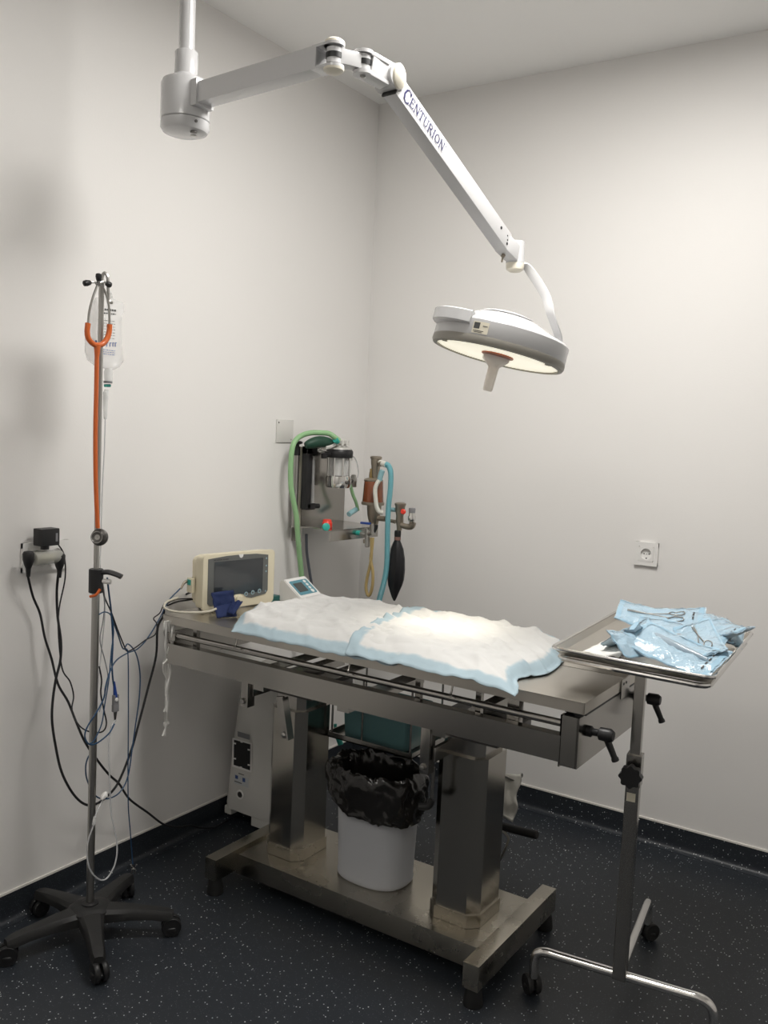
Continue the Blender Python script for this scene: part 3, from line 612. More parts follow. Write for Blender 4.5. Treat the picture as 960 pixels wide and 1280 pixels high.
wire('sensor_cable', 'blue cable forming the wide loop behind the drip stand pole', 'cable', ((138, 767, .235), (147, 792, .21), (154, 811, .19), (160, 805, .18), (170, 817, .17), (175, 842, .165), (174, 872, .165), (170, 902, .165), (166, 930, .17), (160, 970, .19), (150, 990, .20), (136, 998, .21), (121, 996, .22), (110, 978, .22), (107, 961, .22), (110, 947, .22), (118, 936, .21)), .0021, M['bluecable'])
wire('sensor_cable', 'straight dark blue cable hanging down to a clip on the castor base', 'cable', ((156, 812, .20), (160, 818, .20), (160.5, 880, .20), (160.3, 930, .20), (160, 970, .205), (160.5, 1010, .205), (163, 1040, .20), (164.5, 1062, .20), (166, 1080, .20)), .0018, M['bluecable'])
wire('sensor_cable', 'grey white thin lead knotted beside the pole below the clamp', 'cable', ((128, 726, .262), (131, 750, .255), (129, 775, .25), (125, 800, .25), (131, 825, .25), (135, 848, .25), (130, 870, .25), (124, 890, .26)), .0016, M['greycable'])
wire('sensor_cable', 'thin dark blue lead crossing in front of the pole at mid height', 'cable', ((124, 768, .27), (131, 765, .26), (139, 770, .24), (142, 790, .235), (139, 815, .24), (136, 850, .25), (131, 880, .26), (127, 905, .265), (118, 925, .27), (112, 930, .275)), .0018, M['bluecable'])
i1 = thing('infusion_line', 'clear thin tubing looping down low in front of the drip stand pole', 'tubing', at(139, 906, .24))
MB().tube([at(x, y, v) for x, y, v in ((145, 900, .24), (139, 909, .24), (136, 932, .25), (137, 972, .26), (139, 1016, .27), (146, 1053, .28), (144.5, 1077, .29), (136, 1095, .29), (126, 1100, .29), (113, 1088, .285), (108.5, 1066, .28), (111, 1048, .28), (117, 1031, .28), (121, 1015, .275), (131, 996, .27))], .0024, 7, n=8).build('tube', M['cleartube'], i1)
k_ = at(130, 995, .272)
MB().lathe([(.004, -.012), (.007, -.008), (.008, .004), (.005, .012)], k_, at(134, 989, .272)-k_, 12).cyl(k_-_r*.008, k_+_r*.010, .004, seg=8).build('stopcock', M['whiteplastic'], i1)
MB().cyl(at(117, 1031, .282), at(118.5, 1021, .282), .0045, seg=10).build('luer_lock', M['clearbag2'], i1)
clp = at(167, 1086, .20)
cg = thing('electrode_clip', 'small silver crocodile clip on the castor base beside the pole', 'clip', clp)
m_ = MB()
for s in (-1, 1): m_.tube([clp+_r*s*.009+Vector((0, 0, .014)), clp+_r*s*.004+Vector((0, 0, .002)), clp+_r*s*.006+Vector((0, 0, -.016))], .0028, 8)
m_.build('jaws', M['chrome'], cg); MB().cyl(clp-_r*.006, clp+_r*.006, .0032, seg=10).build('pin', M['dullchrome'], cg)

# ------------------------------------------------------------------ operating table
T0, T1, TN, TF = .13, 1.54, -1.275, -.79           # length along x, near and far edge
tb = thing('operating_table', 'stainless steel operating table on two square columns and an H base', 'operating table', (.83, -1.03, 0))
S, SB, ST = M['steel'], M['steel_base'], M['steel_top']
MB().mm((.385, -1.1965, .046), (1.272, -.87, .112), bev=.0015).build('base_plate', SB, tb)
for x0, x1 in ((.340, .385), (1.272, 1.318)):
    fb = MB().mm((x0, -1.29, .052), (x1, -.775, .122), bev=.0015).build('foot_bar', SB, tb)
    for y in (-1.265, -.80): MB().lathe([(.026, 0), (.027, .006), (.024, .030), (.020, .052)], ((x0+x1)/2, y, 0), (0, 0, 1), 20).build('levelling_foot', M['rubber'], fb)
def oct_(x0, x1, y0, y1, c): return [(x0+c, y0), (x1-c, y0), (x1, y0+c), (x1, y1-c), (x1-c, y1), (x0+c, y1), (x0, y1-c), (x0, y0+c)]
for x0, x1, l in ((.440, .585, 0), (1.065, 1.222, 1)):
    y0, y1 = -1.130, -.955
    co = MB().prism(oct_(x0, x1, y0, y1, .030), .150, .60).build('column', mat('mirror_steel', (.42, .40, .36), .18, 1, rvar=.02, vscale=4), tb, smooth=20)
    MB().prism(oct_(x0-.004, x1+.004, y0-.004, y1+.004, .030), .113, .150).build('column_shoe', SB, co, smooth=20)
    MB().prism(oct_(x0+.012, x1-.012, y0+.012, y1-.012, .022), .598, .685).build('inner_column', S, co, smooth=20)
    MB().mm((x0-.035, y0-.015, .655), (x1+.045, y1+.03, .685), bev=.002).build('column_head', M['dark_metal'], co)
    for xx in (x0-.02, x1+.03): MB().lathe([(.006, 0), (.005, .004)], (xx, y0-.015, .67), (0, -1, 0), 6).build('bolt', M['dullchrome'], co)
# frame: two channel sides, two end plates, cross members
def channel(y, s, name):
    k = MB()
    k.mm((T0, y-.0015, .712), (T1-.045, y+.0015, .778)); k.mm((T0, y, .775), (T1-.045, y+s*.028, .778)); k.mm((T0, y, .712), (T1-.045, y+s*.028, .715)); k.mm((T0, y+s*.027, .765), (T1-.045, y+s*.028, .778))
    return k.build(name, S, tb)
channel(TN, 1, 'side_channel'); channel(TF, -1, 'side_channel')
for y, s in ((TN, 1), (TF, -1)):
    MB().cyl((T0, y+s*.012, .806), (T1-.04, y+s*.012, .806), .0095, seg=18).build('side_rail', M['steel'], tb)
ep = MB().mm((T1-.006, TN, .704), (T1, TF, .830)).mm((T1-.048, TN, .704), (T1, TN+.004, .830)).mm((T1-.048, TF-.004, .704), (T1, TF, .830)).mm((T1-.048, TN, .704), (T1-.004, TF, .708)).mm((T1-.048, TN, .700), (T1-.044, TN+.02, .830)).build('end_plate', S, tb)
MB().mm((T1-.046, TN+.008, .826), (T1-.006, TF-.004, .829)).build('rubber_strip', M['black'], tb)
MB().mm((T0, TN, .712), (T0+.006, TF, .815)).mm((T0, TN, .79), (T0+.035, TN+.024, .815)).mm((T0, TF-.024, .79), (T0+.035, TF, .815)).build('end_plate', S, tb)
for x in (.5, .82, 1.14): MB().mm((x-.02, TN+.03, .686), (x+.02, TF-.03, .711)).build('cross_member', S, tb)
for x in (.40, .60, .80): MB().mm((x, TN+.03, .715), (x+.06, TF-.03, .718)).build('cross_strip', S, tb)
# posts between the frame and the top
for x in (.22, 1.065, 1.25): MB().mm((x-.008, TN+.034, .716), (x+.008, TN+.050, .845)).build('post', S, tb)
MB().mm((1.335, TN+.030, .716), (1.368, TN+.058, .845), bev=.002).build('post', S, tb)
for x in (.22, 1.065, 1.35): MB().mm((x-.012, TF-.058, .716), (x+.012, TF-.034, .845)).build('post', S, tb)
for x in (.435, .86, 1.19): MB().tube([(x, TN-.000, .842), (x, TN-.004, .826), (x, TN-.012, .818), (x+.012, TN-.016, .822)], .003, 8).build('strap_hook', S, tb)
# top: near panel and far panel with a seam and turned down edges
MB().mm((T0-.02, TN-.002, .867), (T1+.012, -.978, .871), bev=.001).mm((T0-.02, TN-.002, .842), (T1+.012, TN+.002, .870)).mm((T1+.008, TN-.002, .842), (T1+.012, -.978, .870)).mm((T0-.02, TN, .842), (T0-.016, -.978, .870)).build('top_panel', ST, tb)
MB().mm((T0-.02, -.972, .867), (T1+.012, TF, .871), bev=.001).mm((T0-.02, TF-.004, .842), (T1+.012, TF, .870)).mm((T1+.008, -.972, .842), (T1+.012, TF, .870)).mm((T0-.02, -.972, .842), (T0-.016, TF, .870)).build('top_panel', ST, tb)
MB().mm((T1-.05, TN+.03, .83), (T1+.005, TF-.03, .842)).build('tilt_bar', M['black'], tb)
hg = MB().mm((T1+.0125, -1.02, .822), (T1+.016, -.955, .874), bev=.001).build('hinge_bracket', S, tb)
for y in (-1.005, -.985): MB().lathe([(.004, 0), (.0035, .001)], (T1+.016, y, .861), (1, 0, 0), 10).build('screw', M['black'], hg)
MB().lathe([(.012, 0), (.012, .012), (.008, .016)], (T1-.01, TN+.02, .83), (0, 0, 1), 12).build('stop_knob', M['black'], tb)
# clamp levers on the right end plate
for y, dz in ((-1.215, .785), (-.83, .785)):
    h0 = Vector((T1, y, dz))
    lv = MB().lathe([(.014, 0), (.014, .010), (.009, .014), (.009, .028), (.016, .032), (.017, .058), (.012, .066), (.004, .067)], h0, (1, 0, 0), 18).build('clamp_lever', M['black'], tb)
    a_ = h0+Vector((.046, 0, 0)); MB().tube([a_, a_+Vector((.008, .003, -.020)), a_+Vector((.018, .006, -.042)), a_+Vector((.026, .010, -.062))], .0085, 10, rf=lambda t, i: 1.1-.25*t+.25*(t > .85)).build('lever_arm', M['black'], lv)
# hydraulic link brackets below the frame
def link(x, zb, label=None):
    k = MB(); k.mm((x-.014, TN+.045, zb), (x+.014, TN+.053, .712), bev=.001); k.mm((x+.006, TN+.053, zb), (x+.014, TN+.078, .712), bev=.001); o = k.build('link_bracket', S, tb)
    MB().lathe([(.010, 0), (.010, .004), (.0075, .008), (.003, .009)], (x-.002, TN+.045, zb+.02), (0, -1, 0), 6).build('bolt', M['dullchrome'], o)
link(.43, .615); link(1.09, .565)
MB().mm((.446, -1.215, .650), (.454, -1.02, .690), bev=.001).build('link_arm', S, tb)
MB().mm((1.108, -1.215, .600), (1.116, -1.08, .640), bev=.001).build('link_arm', S, tb)
la = MB().box((.556, -1.19, .60), (.028, .010, .13), Matrix.Rotation(-.22, 3, 'Y'), bev=.001).box((.574, -1.19, .60), (.006, .028, .13), Matrix.Rotation(-.22, 3, 'Y')).build('link_arm', S, tb)
MB().lathe([(.009, 0), (.009, .004), (.004, .008)], (.567, -1.195, .548), (0, -1, 0), 6).build('bolt', M['dullchrome'], la)
MB().mm((1.055, TN+.08, .60), (1.067, TN+.092, .715)).build('rod', M['dark_metal'], tb)
MB().cyl((1.098, -1.19, .575), (1.098, -1.19, .475), .005, seg=10).build('rod', S, tb)
MB().tube([(1.098, -1.19, .482), (1.09, -1.195, .462), (1.065, -1.20, .456)], .010, 10).build('grip', M['rubber'], tb)
# pedal handle behind the right column
MB().cyl(at(615, 1030, -.76, 1), at(672, 1044, -.76, 1), .0135, seg=14, bev=.003).build('pump_grip', M['rubber'], tb)
MB().tube([at(618, 1032, -.77, 1), at(632, 1042, -.77, 1), at(635, 1052, -.77, 1), at(624, 1077, -.77, 1), at(612, 1100, -.77, 1)], .004, 8).build('pump_rod', M['dullchrome'], tb)
# hanging wire shelf under the frame
bx0, bx1, by0, by1, bz = .60, .90, -.99, -.80, .500
for x, y in ((bx0, by0), (bx1, by0), (bx0, by1), (bx1, by1), ((bx0+bx1)/2-.03, by0-.002)): MB().cyl((x, y, bz), (x, y, .712), .0035, seg=8).build('hanger_rod', S, tb)
bt = MB(); bt.mm((bx0-.012, by0-.01, bz-.004), (bx1+.012, by1+.01, bz)).mm((bx0-.012, by0-.01, bz-.004), (bx1+.012, by0-.007, bz+.014)).mm((bx0-.012, by1+.007, bz-.004), (bx1+.012, by1+.01, bz+.014)).mm((bx0-.012, by0-.01, bz-.004), (bx0-.009, by1+.01, bz+.014)).mm((bx1+.009, by0-.01, bz-.004), (bx1+.012, by1+.01, bz+.014))
bt.build('under_tray', S, tb)
tub = MB(); rings = []
for s, z in ((.94, bz+.001), (.95, bz+.004), (1.0, bz+.125), (1.03, bz+.127), (1.03, bz+.132), (.985, bz+.132), (.93, bz+.012)):
    rings.append([Vector(((bx0+bx1)/2+a*s, (by0+by1)/2+b*s, z)) for a, b in rrect(.262, .15, .02)])
tag(tub.loft(rings).build('plastic_tub', M['tealwater']), 'dull teal plastic tub on the tray hanging under the table', 'tub')
# brown paper/film sticking out beside the tub
fm = MB(); fm.grid(lambda u, v: at(492+u*26, 932+6*v-u*30+8*math.sin(u*3)*v, -.80+v*.03, 1), 8, 3)
tag(fm.build('plastic_wrap', M['clearwrap'], solid=.001), 'crumpled clear plastic wrap at the right end of the hanging tray', 'wrap')

# ------------------------------------------------------------------ absorbent pads
def pad(name, label, NL, NR, FL, FR, lb, rb, zc, zbase, seed, nu=90, nv=60, lift=0, heads=None):
    k = MB(); lay = k.bm.verts.layers.float.new('edge'); NL, NR, FL, FR = map(Vector, (NL, NR, FL, FR)); V = []
    Lx, Ly = (NR-NL).length, (FL-NL).length
    for i in range(nu+1):
        row = []
        for j in range(nv+1):
            u, v = i/nu, j/nv
            a = NL.lerp(FL, v)+Vector((-lb*math.sin(PI*v), 0, 0)); b = NR.lerp(FR, v)+Vector((rb(v), 0, 0)); p = a.lerp(b, u)
            p.y += .010*noise.noise(Vector((u*5+seed, v*2, 3)))*(1-v)
            # side drop: pad lies on thick bedding, near edge falls almost to the table top
            rise = 1-math.exp(-(v/.085)**1.25) if v < .5 else 1.0
            ends = (1-math.exp(-((1-u)/.045)**1.5*1.0))*(1 if lb < .02 else (1-math.exp(-((u+.012)/.06)**1.2)))
            far = 1-math.exp(-((1-v)/.035)**1.2)
            z = zbase(u)+zc(u, v)*rise*ends*(.35+.65*far)
            q = Vector((p.x*9, p.y*9, seed)); wr_ = 0
            wr_ += .016*(.35-abs(noise.noise(q)))
            wr_ += .010*(.3-abs(noise.noise(Vector((p.x*6+p.y*16, p.y*22-p.x*5, seed+4)))))
            wr_ += .005*(.3-abs(noise.noise(q*3.1)))
            wr_ += .009*max(0, .14-abs(noise.noise(Vector((p.x*3.2+seed, p.y*9+p.x*5, 2)))))/.14
            wr_ += .006*max(0, .12-abs(noise.noise(Vector((p.x*9-p.y*6, p.y*14, seed+9)))))/.12
            z += wr_*(.35+.65*rise)*(.5+.5*far)
            if lift: z += lift
            if v < .02: z += .006*noise.noise(Vector((u*16, seed, 1)))
            p.z = max(z, .8735+lift*.5) if p.y > TN-.005 else z
            vv = k.bm.verts.new(p); vv[lay] = min(u*Lx, (1-u)*Lx, v*Ly*1.15, (1-v)*Ly); row.append(vv)
        V.append(row)
    for i in range(nu):
        for j in range(nv): k.bm.faces.new((V[i][j], V[i+1][j], V[i+1][j+1], V[i][j+1]))
    o = k.build(name, M['drape'], smooth=180, solid=.0015); return tag(o, label, 'pad')
hump = lambda u, v: .050*(.75+.25*math.sin(PI*min(1, v*1.1)))
pad('absorbent_pad', 'white absorbent pad with pale blue border on the left half of the table', (.435, -1.305, 0), (1.02, -1.305, 0), (.44, -.80, 0), (1.00, -.79, 0), .10, lambda v: 0, lambda u, v: .054, lambda u: .868, 3.1)
pad('absorbent_pad', 'brightly lit white absorbent pad overlapping on the right half of the table', (.865, -1.312, 0), (1.39, -1.318, 0), (.78, -.775, 0), (1.33, -.80, 0), .012, lambda v: .02*math.sin(PI*v)-.045*math.exp(-((v-.22)/.12)**2), lambda u, v: .050*(1.0-.35*u*u), lambda u: .870-.012*(u > .8)*(u-.8)*5, 8.7, lift=.006)
# ------------------------------------------------------------------ patient monitor
mo = thing('patient_monitor', 'cream patient monitor with dark screen standing at the left end of the table', 'monitor', (.17, -1.02, .872))
MF, MBk, MY0, MY1, MZ0, MZ1 = .214, .118, -1.172, -.868, .874, 1.064
Mx = basis((MF, (MY0+MY1)/2, (MZ0+MZ1)/2), (0, 1, 0), (0, 0, 1)); Wm, Hm = MY1-MY0, MZ1-MZ0
bd = MB().prism(rrect(Wm, Hm, .016), -.012, 0, Mx, bev=.004); bd.prism(rrect(Wm-.012, Hm-.008, .016), -.050, -.012, Mx, bev=.003); bd.prism(rrect(Wm-.03, Hm-.025, .02), -.085, -.050, Mx, bev=.008)
bd.build('case', M['cream'], mo)
poly = [(-.133, .080), (-.06, .086), (.0, .087), (.07, .085), (.120, .078), (.122, -.048), (.112, -.060), (.05, -.068), (.03, -.064), (.016, -.052), (-.01, -.048), (-.02, -.060), (-.04, -.070), (-.120, -.078), (-.133, -.070)]
mo.rotation_euler.z = math.radians(-10)
fc = MB().prism(poly, .0003, .0022, Mx).build('face_panel', M['bezel'], mo, smooth=0)
sc2 = MB().prism(rrect(.206, .118, .003), .0023, .0035, Mx @ Matrix.Translation((-.006, .010, 0))).build('screen', M['screen'], mo, smooth=0)
fr = MB()
for a, b, c_, d in ((-.112, .072, .1, .074), ): pass
MB().prism([(-.030+.0, .088), (-.010+.0, .088), (-.012, .079), (-.018, .075), (-.024, .077)], .0023, .0035, Mx @ Matrix.Translation((.02, 0, 0))).build('alarm_light', M['whiteplastic'], mo, smooth=0)
lo = MB()
for i, (x, L) in enumerate(((-.112, .010), (-.100, .022), (-.074, .006), (-.066, .014))): lo.prism([(x, .0735), (x+L, .0735), (x+L, .0765), (x, .0765)], .0023, .0027, Mx)
lo.build('logo_print', M['darkprint'], fc, smooth=0)
for x in (.026, .055, .084):
    b_ = MB().lathe([(.008, 0), (.0075, .002)], Mx @ Vector((x, -.052+.010*(x-.02)*8, .002)), (1, 0, 0), 18).build('button', M['paleblue'], mo); MB().lathe([(.0045, .0021), (.004, .003)], Mx @ Vector((x, -.052+.010*(x-.02)*8, .002)), (1, 0, 0), 14).build('button_centre', M['bezel'], b_)
MB().lathe([(.021, 0), (.020, .003), (.013, .004), (.012, .012), (.010, .014), (.003, .0145)], Mx @ Vector((-.008, -.066, 0)), (1, 0, 0), 28).build('dial', M['cream'], mo)
ic = MB()
for y in (.066, .040, .02, -.05): ic.prism(rrect(.005, .006, .001, 2), .0023, .0028, Mx @ Matrix.Translation((.112, y, 0)))
ic.build('key_icons', M['paleblue'], fc, smooth=0)
MB().box((.150, MY0-.002, .955), (.03, .014, .05), bev=.004).build('connector_block', M['cream'], mo)
MB().box((.150, MY0-.010, .965), (.018, .002, .018), bev=.0005).build('port', M['teal'], mo)
for y in (MY0+.05, MY1-.05): MB().mm((.14, y-.015, .8715), (.21, y+.015, .878)).build('foot', M['black'], mo)
# blue cuff with its beige hose
def quad_patch(mb, pts, nu=10, nv=8, amp=.004, seed=1, out=Vector((1, 0, 0))):
    A, B, C_, D = [Vector(p) for p in pts]
    mb.grid(lambda u, v: A.lerp(B, u).lerp(D.lerp(C_, u), v) + out*(amp*noise.noise(Vector((u*4, v*4, seed)))), nu, nv)
cf = thing('pressure_cuff', 'navy blue blood pressure cuff leaning on the front of the monitor', 'cuff', at(285, 760, .25))
k = MB(); quad_patch(k, [at(264.5, 741, .236), at(291.5, 737.5, .236), at(293.5, 757, .250), at(268, 761, .250)], seed=2, amp=.006); k.build('flap', M['navy'], cf, solid=.004, smooth=60)
k = MB(); quad_patch(k, [at(268, 759, .250), at(294, 752.5, .255), at(296, 770, .31), at(271, 772, .285)], seed=5, amp=.008); quad_patch(k, [at(290, 752, .256), at(303, 751.5, .30), at(292, 768, .34), at(284, 766, .30)], seed=6, amp=.006, out=Vector((0, 0, 1))); k.build('wrap', M['navy'], cf, solid=.005, smooth=60)
MB().tube([at(270, 761, .27), at(262, 764, .27), at(247, 765.5, .25), at(230, 765.5, .225), at(214, 763.5, .20), at(206, 760, .18), at(205.5, 757, .155), at(209, 752, .125), at(222, 747, .11)], .0038, 9).build('hose', M['beigecable'], cf)
wire('monitor_lead', 'black lead lying behind the monitor on the table end', 'cable', ((209, 757, .10), (222, 752, .105), (235, 750, .11), (248, 748, .115)), .003, M['cable'])
wire('monitor_lead', 'black lead from the monitor to the small control box', 'cable', ((343, 747, .17), (352, 744, .18), (358, 744.5, .19)), .003, M['cable'])
# small control box with blue keypad
hb0 = thing('control_box', 'small white control box with blue keypad behind the pads', 'controller', at(375, 745, .20))
# placed on the table left of centre, its sloping face towards +x
bcx, bcy = .245, -.835
rz = math.radians(1)
Mb = Matrix.Translation((.285, -.775, .8735)) @ Matrix.Rotation(rz, 4, 'Z')
side = [(-.055, 0), (.045, 0), (.045, .020), (-.035, .078), (-.055, .070)]       # x (front +), z
rings = []
for yy in (-.062, .062): rings.append([Mb @ Vector((x, yy, z)) for x, z in side])
hbx = MB().loft(rings); bmesh.ops.bevel(hbx.bm, geom=hbx.bm.edges[:], offset=.003, segments=2, affect='EDGES')
hbx.build('case', M['whiteplastic'], hb0)
fn = Vector((.058, 0, .080)).normalized(); o3 = Mb @ (Vector((.005, 0, .049))+fn*.0006)
Mf = basis(o3, Mb.to_3x3() @ Vector((0, 1, 0)), Mb.to_3x3() @ Vector((-.080, 0, .058)))
kp = MB().prism(rrect(.100, .070, .006), 0, .0012, Mf).build('keypad', M['panelblue'], hb0, smooth=0)
MB().prism(rrect(.050, .044, .002), .0013, .002, Mf @ Matrix.Translation((-.016, 0, 0))).build('display', M['lcd'], hb0, smooth=0)
for y, r in ((.024, .007), (.008, .0065), (-.008, .0065), (-.024, .0085)): MB().lathe([(r, 0), (r*.9, .001)], Mf @ Vector((.030, y, .0013)), fn if True else (1, 0, 0), 14).build('button', M['whiteplastic'], hb0)
MB().mm((.185, -.880, .873), (.235, -.83, .892), bev=.003).build('green_base', mat('dark_teal', (.02, .11, .10), .4), hb0)
# white gauze ties hanging from the left end of the table
gt = thing('gauze_ties', 'bundle of white gauze ties hanging from the left end of the table', 'gauze ties', at(210, 780, .13))
rnd = random.Random(4)
for k in range(9):
    x0 = 206.5+k*1.5; L = rnd.choice([905, 885, 890, 850, 862, 920, 870, 830, 795]); p = []
    for j in range(8):
        t = j/7; xx = x0*(1-t)+(206+rnd.uniform(-2.5, 4.5))*t+rnd.uniform(-1, 1)*(j > 0); p.append(at(xx, 776+(L-776)*t, .128+.006*rnd.uniform(-1, 1)-.01*(j > 1)+.003*k))
    MB().tube(p, .0028 if k % 2 else .0042, 6, flat=.5, n=4).build('tie', M['gauze'], gt)
kn = at(208, 905, .12); MB().lathe([(.003, -.012), (.009, -.006), (.011, .002), (.006, .010), (.002, .012)], kn, (0, .2, 1), 10).build('knot', M['gauze'], gt)
kn = at(210.5, 855, .125); MB().lathe([(.005, -.025), (.011, -.012), (.011, .012), (.005, .025)], kn, (0, .1, 1), 10).build('knot', M['gauze'], gt)

# ------------------------------------------------------------------ bin and liner
bc = Vector((.818, -1.030, .1125))
def oval(s, z, a=.125, b=.098, n=40, jit=0, seed=0, dx=0, dy=0):
    out = []
    for k in range(n):
        t = 2*PI*k/n; r = s*(1+jit*noise.noise(Vector((math.cos(t)*3, math.sin(t)*3, seed))))
        out.append(Vector((bc.x+dx+math.copysign(abs(math.cos(t))**.8, math.cos(t))*a*r, bc.y+dy+math.copysign(abs(math.sin(t))**.8, math.sin(t))*b*r, z)))
    return out
bi = thing('waste_bin', 'oval grey white plastic waste bin standing on the table base', 'bin', bc)
MB().loft([oval(.93, .1125), oval(.955, .116), oval(.965, .126), oval(.95, .130), oval(1.04, .435), oval(1.02, .435), oval(.92, .14)]).build('body', M['binwhite'], bi)
MB().loft([oval(1.05, .425), oval(1.075, .428), oval(1.075, .440), oval(1.04, .443), oval(1.03, .436)], cap=False).build('rim', M['binwhite'], bi)
ln = MB(); rings = []
LP = [(.78, .20, .03), (.84, .32, .03), (.95, .42, .03), (1.02, .458, .04), (1.08, .466, .05), (1.17, .452, .06), (1.20, .430, .07), (1.19, .405, .08), (1.17, .385, .09), (1.16, .365, .10), (1.15, .352, .11)]
for i in range(31):
    f = i/3; a = int(min(f, 9)); t_ = f-a; s0, z0_, j0 = [LP[a][q]*(1-t_)+LP[a+1][q]*t_ for q in range(3)]
    rg = oval(s0, z0_, jit=j0, seed=f*.30, n=110)
    for k, p in enumerate(rg):
        t = 2*PI*k/110; c = Vector((math.cos(t), math.sin(t), 0)); amp = 1 if f > 2.6 else .3
        q = Vector((c.x*6, c.y*6, f*.7)); q2 = Vector((c.x*13+f*.4, c.y*13, f*1.0))
        p += c*amp*(.016*(.25-abs(noise.noise(q)))+.011*(.25-abs(noise.noise(q2))))
        if f >= 2.6: p.z += .012*noise.noise(Vector((c.x*3, c.y*3, f*.5+7)))+.007*noise.noise(q2)
        if f >= 5: p.z += (-.022*c.x-.004+.012*c.y)*min(1, (f-5)/4)+.014*noise.noise(Vector((c.x*2.2, c.y*2.2, 5)))*min(1, (f-5)/4)
        if f >= 4 and c.x < -.5: p.x -= .020*(-c.x-.5)*2
    rings.append(rg)
ln.loft(rings, cap=False)
tag(ln.build('bin_liner', M['liner'], smooth=60, solid=.0008), 'black plastic liner folded over the rim of the oval bin', 'bin bag')

# ------------------------------------------------------------------ oxygen concentrator on the floor behind
ox = thing('oxygen_concentrator', 'tall white floor standing device behind the left column of the table', 'medical device', (.17, -.62, 0))
rings = []
def oxs(z, x0, x1, y0, y1, r=.035):
    cx, cy = (x0+x1)/2, (y0+y1)/2; return [Vector((cx+a, cy+b, z)) for a, b in rrect(x1-x0, y1-y0, r, 4)]
OXF = lambda z: -.862+.012*(z/.58)
rings = [oxs(.055, .014, .262, OXF(0), -.60), oxs(.075, .013, .266, OXF(0)-.002, -.59), oxs(.30, .030, .262, OXF(.3), -.60), oxs(.50, .052, .250, OXF(.5), -.61), oxs(.58, .066, .238, OXF(.58)+.02, -.63), oxs(.615, .10, .21, OXF(.6)+.06, -.66)]
MB().loft(rings).build('case', M['offwhite'], ox)
MB().mm((.016, OXF(0)+.004, .030), (.050, -.62, .06), bev=.004).build('leg', M['offwhite'], ox)
MB().mm((.150, OXF(0)+.004, .018), (.262, -.62, .06), bev=.004).build('leg', M['offwhite'], ox)
MB().mm((.050, -.80, .012), (.150, -.64, .055)).build('dark_base', M['black'], ox)
for xx in (.033, .21): MB().cyl((xx, -.70, 0), (xx, -.70, .06), .02, seg=12).build('foot', M['rubber'], ox)
def oxp(px, py, off=0):
    p = at(px, py, -.85, 1)
    y = OXF(p.z)+off; return at(px, py, y, 1)
def oxface(poly, name, m, parent, t0=-.004, t1=-.0005):
    k = MB(); a = [k.bm.verts.new(oxp(x, y, t0)) for x, y in poly]; b = [k.bm.verts.new(oxp(x, y, .004)) for x, y in poly]; n = len(poly)
    k.bm.faces.new(a); k.bm.faces.new(b[::-1])
    for i in range(n): k.bm.faces.new((a[i], a[(i+1) % n], b[(i+1) % n], b[i]))
    return k.build(name, m, parent, smooth=0)
oxface([(290.5, 922), (315, 929), (314.5, 966), (290, 958)], 'grille_frame', M['whiteplastic'], ox)
gr = oxface([(292.5, 924.5), (313, 930.5), (312.5, 963), (292, 956)], 'grille', M['black'], ox, -.0055)
for x, y in ((293.5, 929), (293.5, 948), (311, 937), (311, 956), (302, 927), (301, 959)): oxface([(x-1.5, y-1), (x+1.5, y-.5), (x+1.5, y+1.5), (x-1.5, y+1)], 'grille_tab', M['whiteplastic'], gr, -.007)
oxface([(297, 914), (312, 918.5), (312, 925), (297, 920.5)], 'recess_plate', M['greycable'], ox)
oxface([(293, 967), (310.5, 973), (310.5, 985), (293, 979)], 'label', mat('pale_label', (.55, .57, .58), .5), ox)
oxface([(294, 968.5), (297.5, 969.7), (297.5, 974), (294, 973)], 'label_mark', M['bluprint'], ox, -.0055); oxface([(303, 972), (306.5, 973), (306.5, 978), (303, 977)], 'label_mark', M['bluprint'], ox, -.0055)
oxface([(298, 966), (305, 968.5), (305, 969.5), (298, 967)], 'label_mark', M['darkprint'], ox, -.0055); oxface([(293, 975.5), (302, 979), (302, 980), (293, 976.5)], 'label_mark', M['darkprint'], ox, -.0055)
rc = oxp(300.5, 993); MB().lathe([(.018, 0), (.018, .004), (.013, .005), (.0125, .002)], rc, (0, -1, 0), 26).build('round_port', M['whiteplastic'], ox)
MB().lathe([(.0115, .0015), (.010, .0045)], rc, (0, -1, 0), 20).build('port_mesh', M['dark_metal'], ox)
# green tube end peeking beside the left column
tag(MB().tube([at(419, 905, -.80, 1), at(420, 915, -.80, 1), at(424, 925, -.80, 1)], .006, 10).tube([at(422.5, 921, -.80, 1), at(426, 931, -.80, 1)], .010, 12, sm=False).build('oxygen_tube', M['teal']), 'short green oxygen tube end hanging between column and tub', 'tube')
# clear bag on a wire frame behind the right column
wbag = thing('waste_bag_holder', 'milky plastic bag on a wire hoop behind the right table column', 'bag holder', at(630, 1000, -.50, 1))
MB().cyl((at(612, 966, -.50, 1).x, -.50, 0), at(612, 966, -.50, 1), .005, seg=8).build('support_rod', M['dullchrome'], wbag)
MB().tube([at(600, 962, -.50, 1), at(625, 968, -.50, 1), at(641, 974, -.50, 1), at(645, 973, -.49, 1), at(652, 967, -.46, 1), at(652, 971, -.45, 1)], .004, 8).build('wire_hoop', M['dullchrome'], wbag)
k = MB(); k.grid(lambda u, v: at(598+u*(53-8*v+2.0*math.sin(v*11)*u), 966+u*2+v*(40+u*20), -.50+.010*noise.noise(Vector((u*6, v*4, 1))), 1), 16, 16)
k.build('bag', M['dirtyplastic'], wbag, solid=.001)
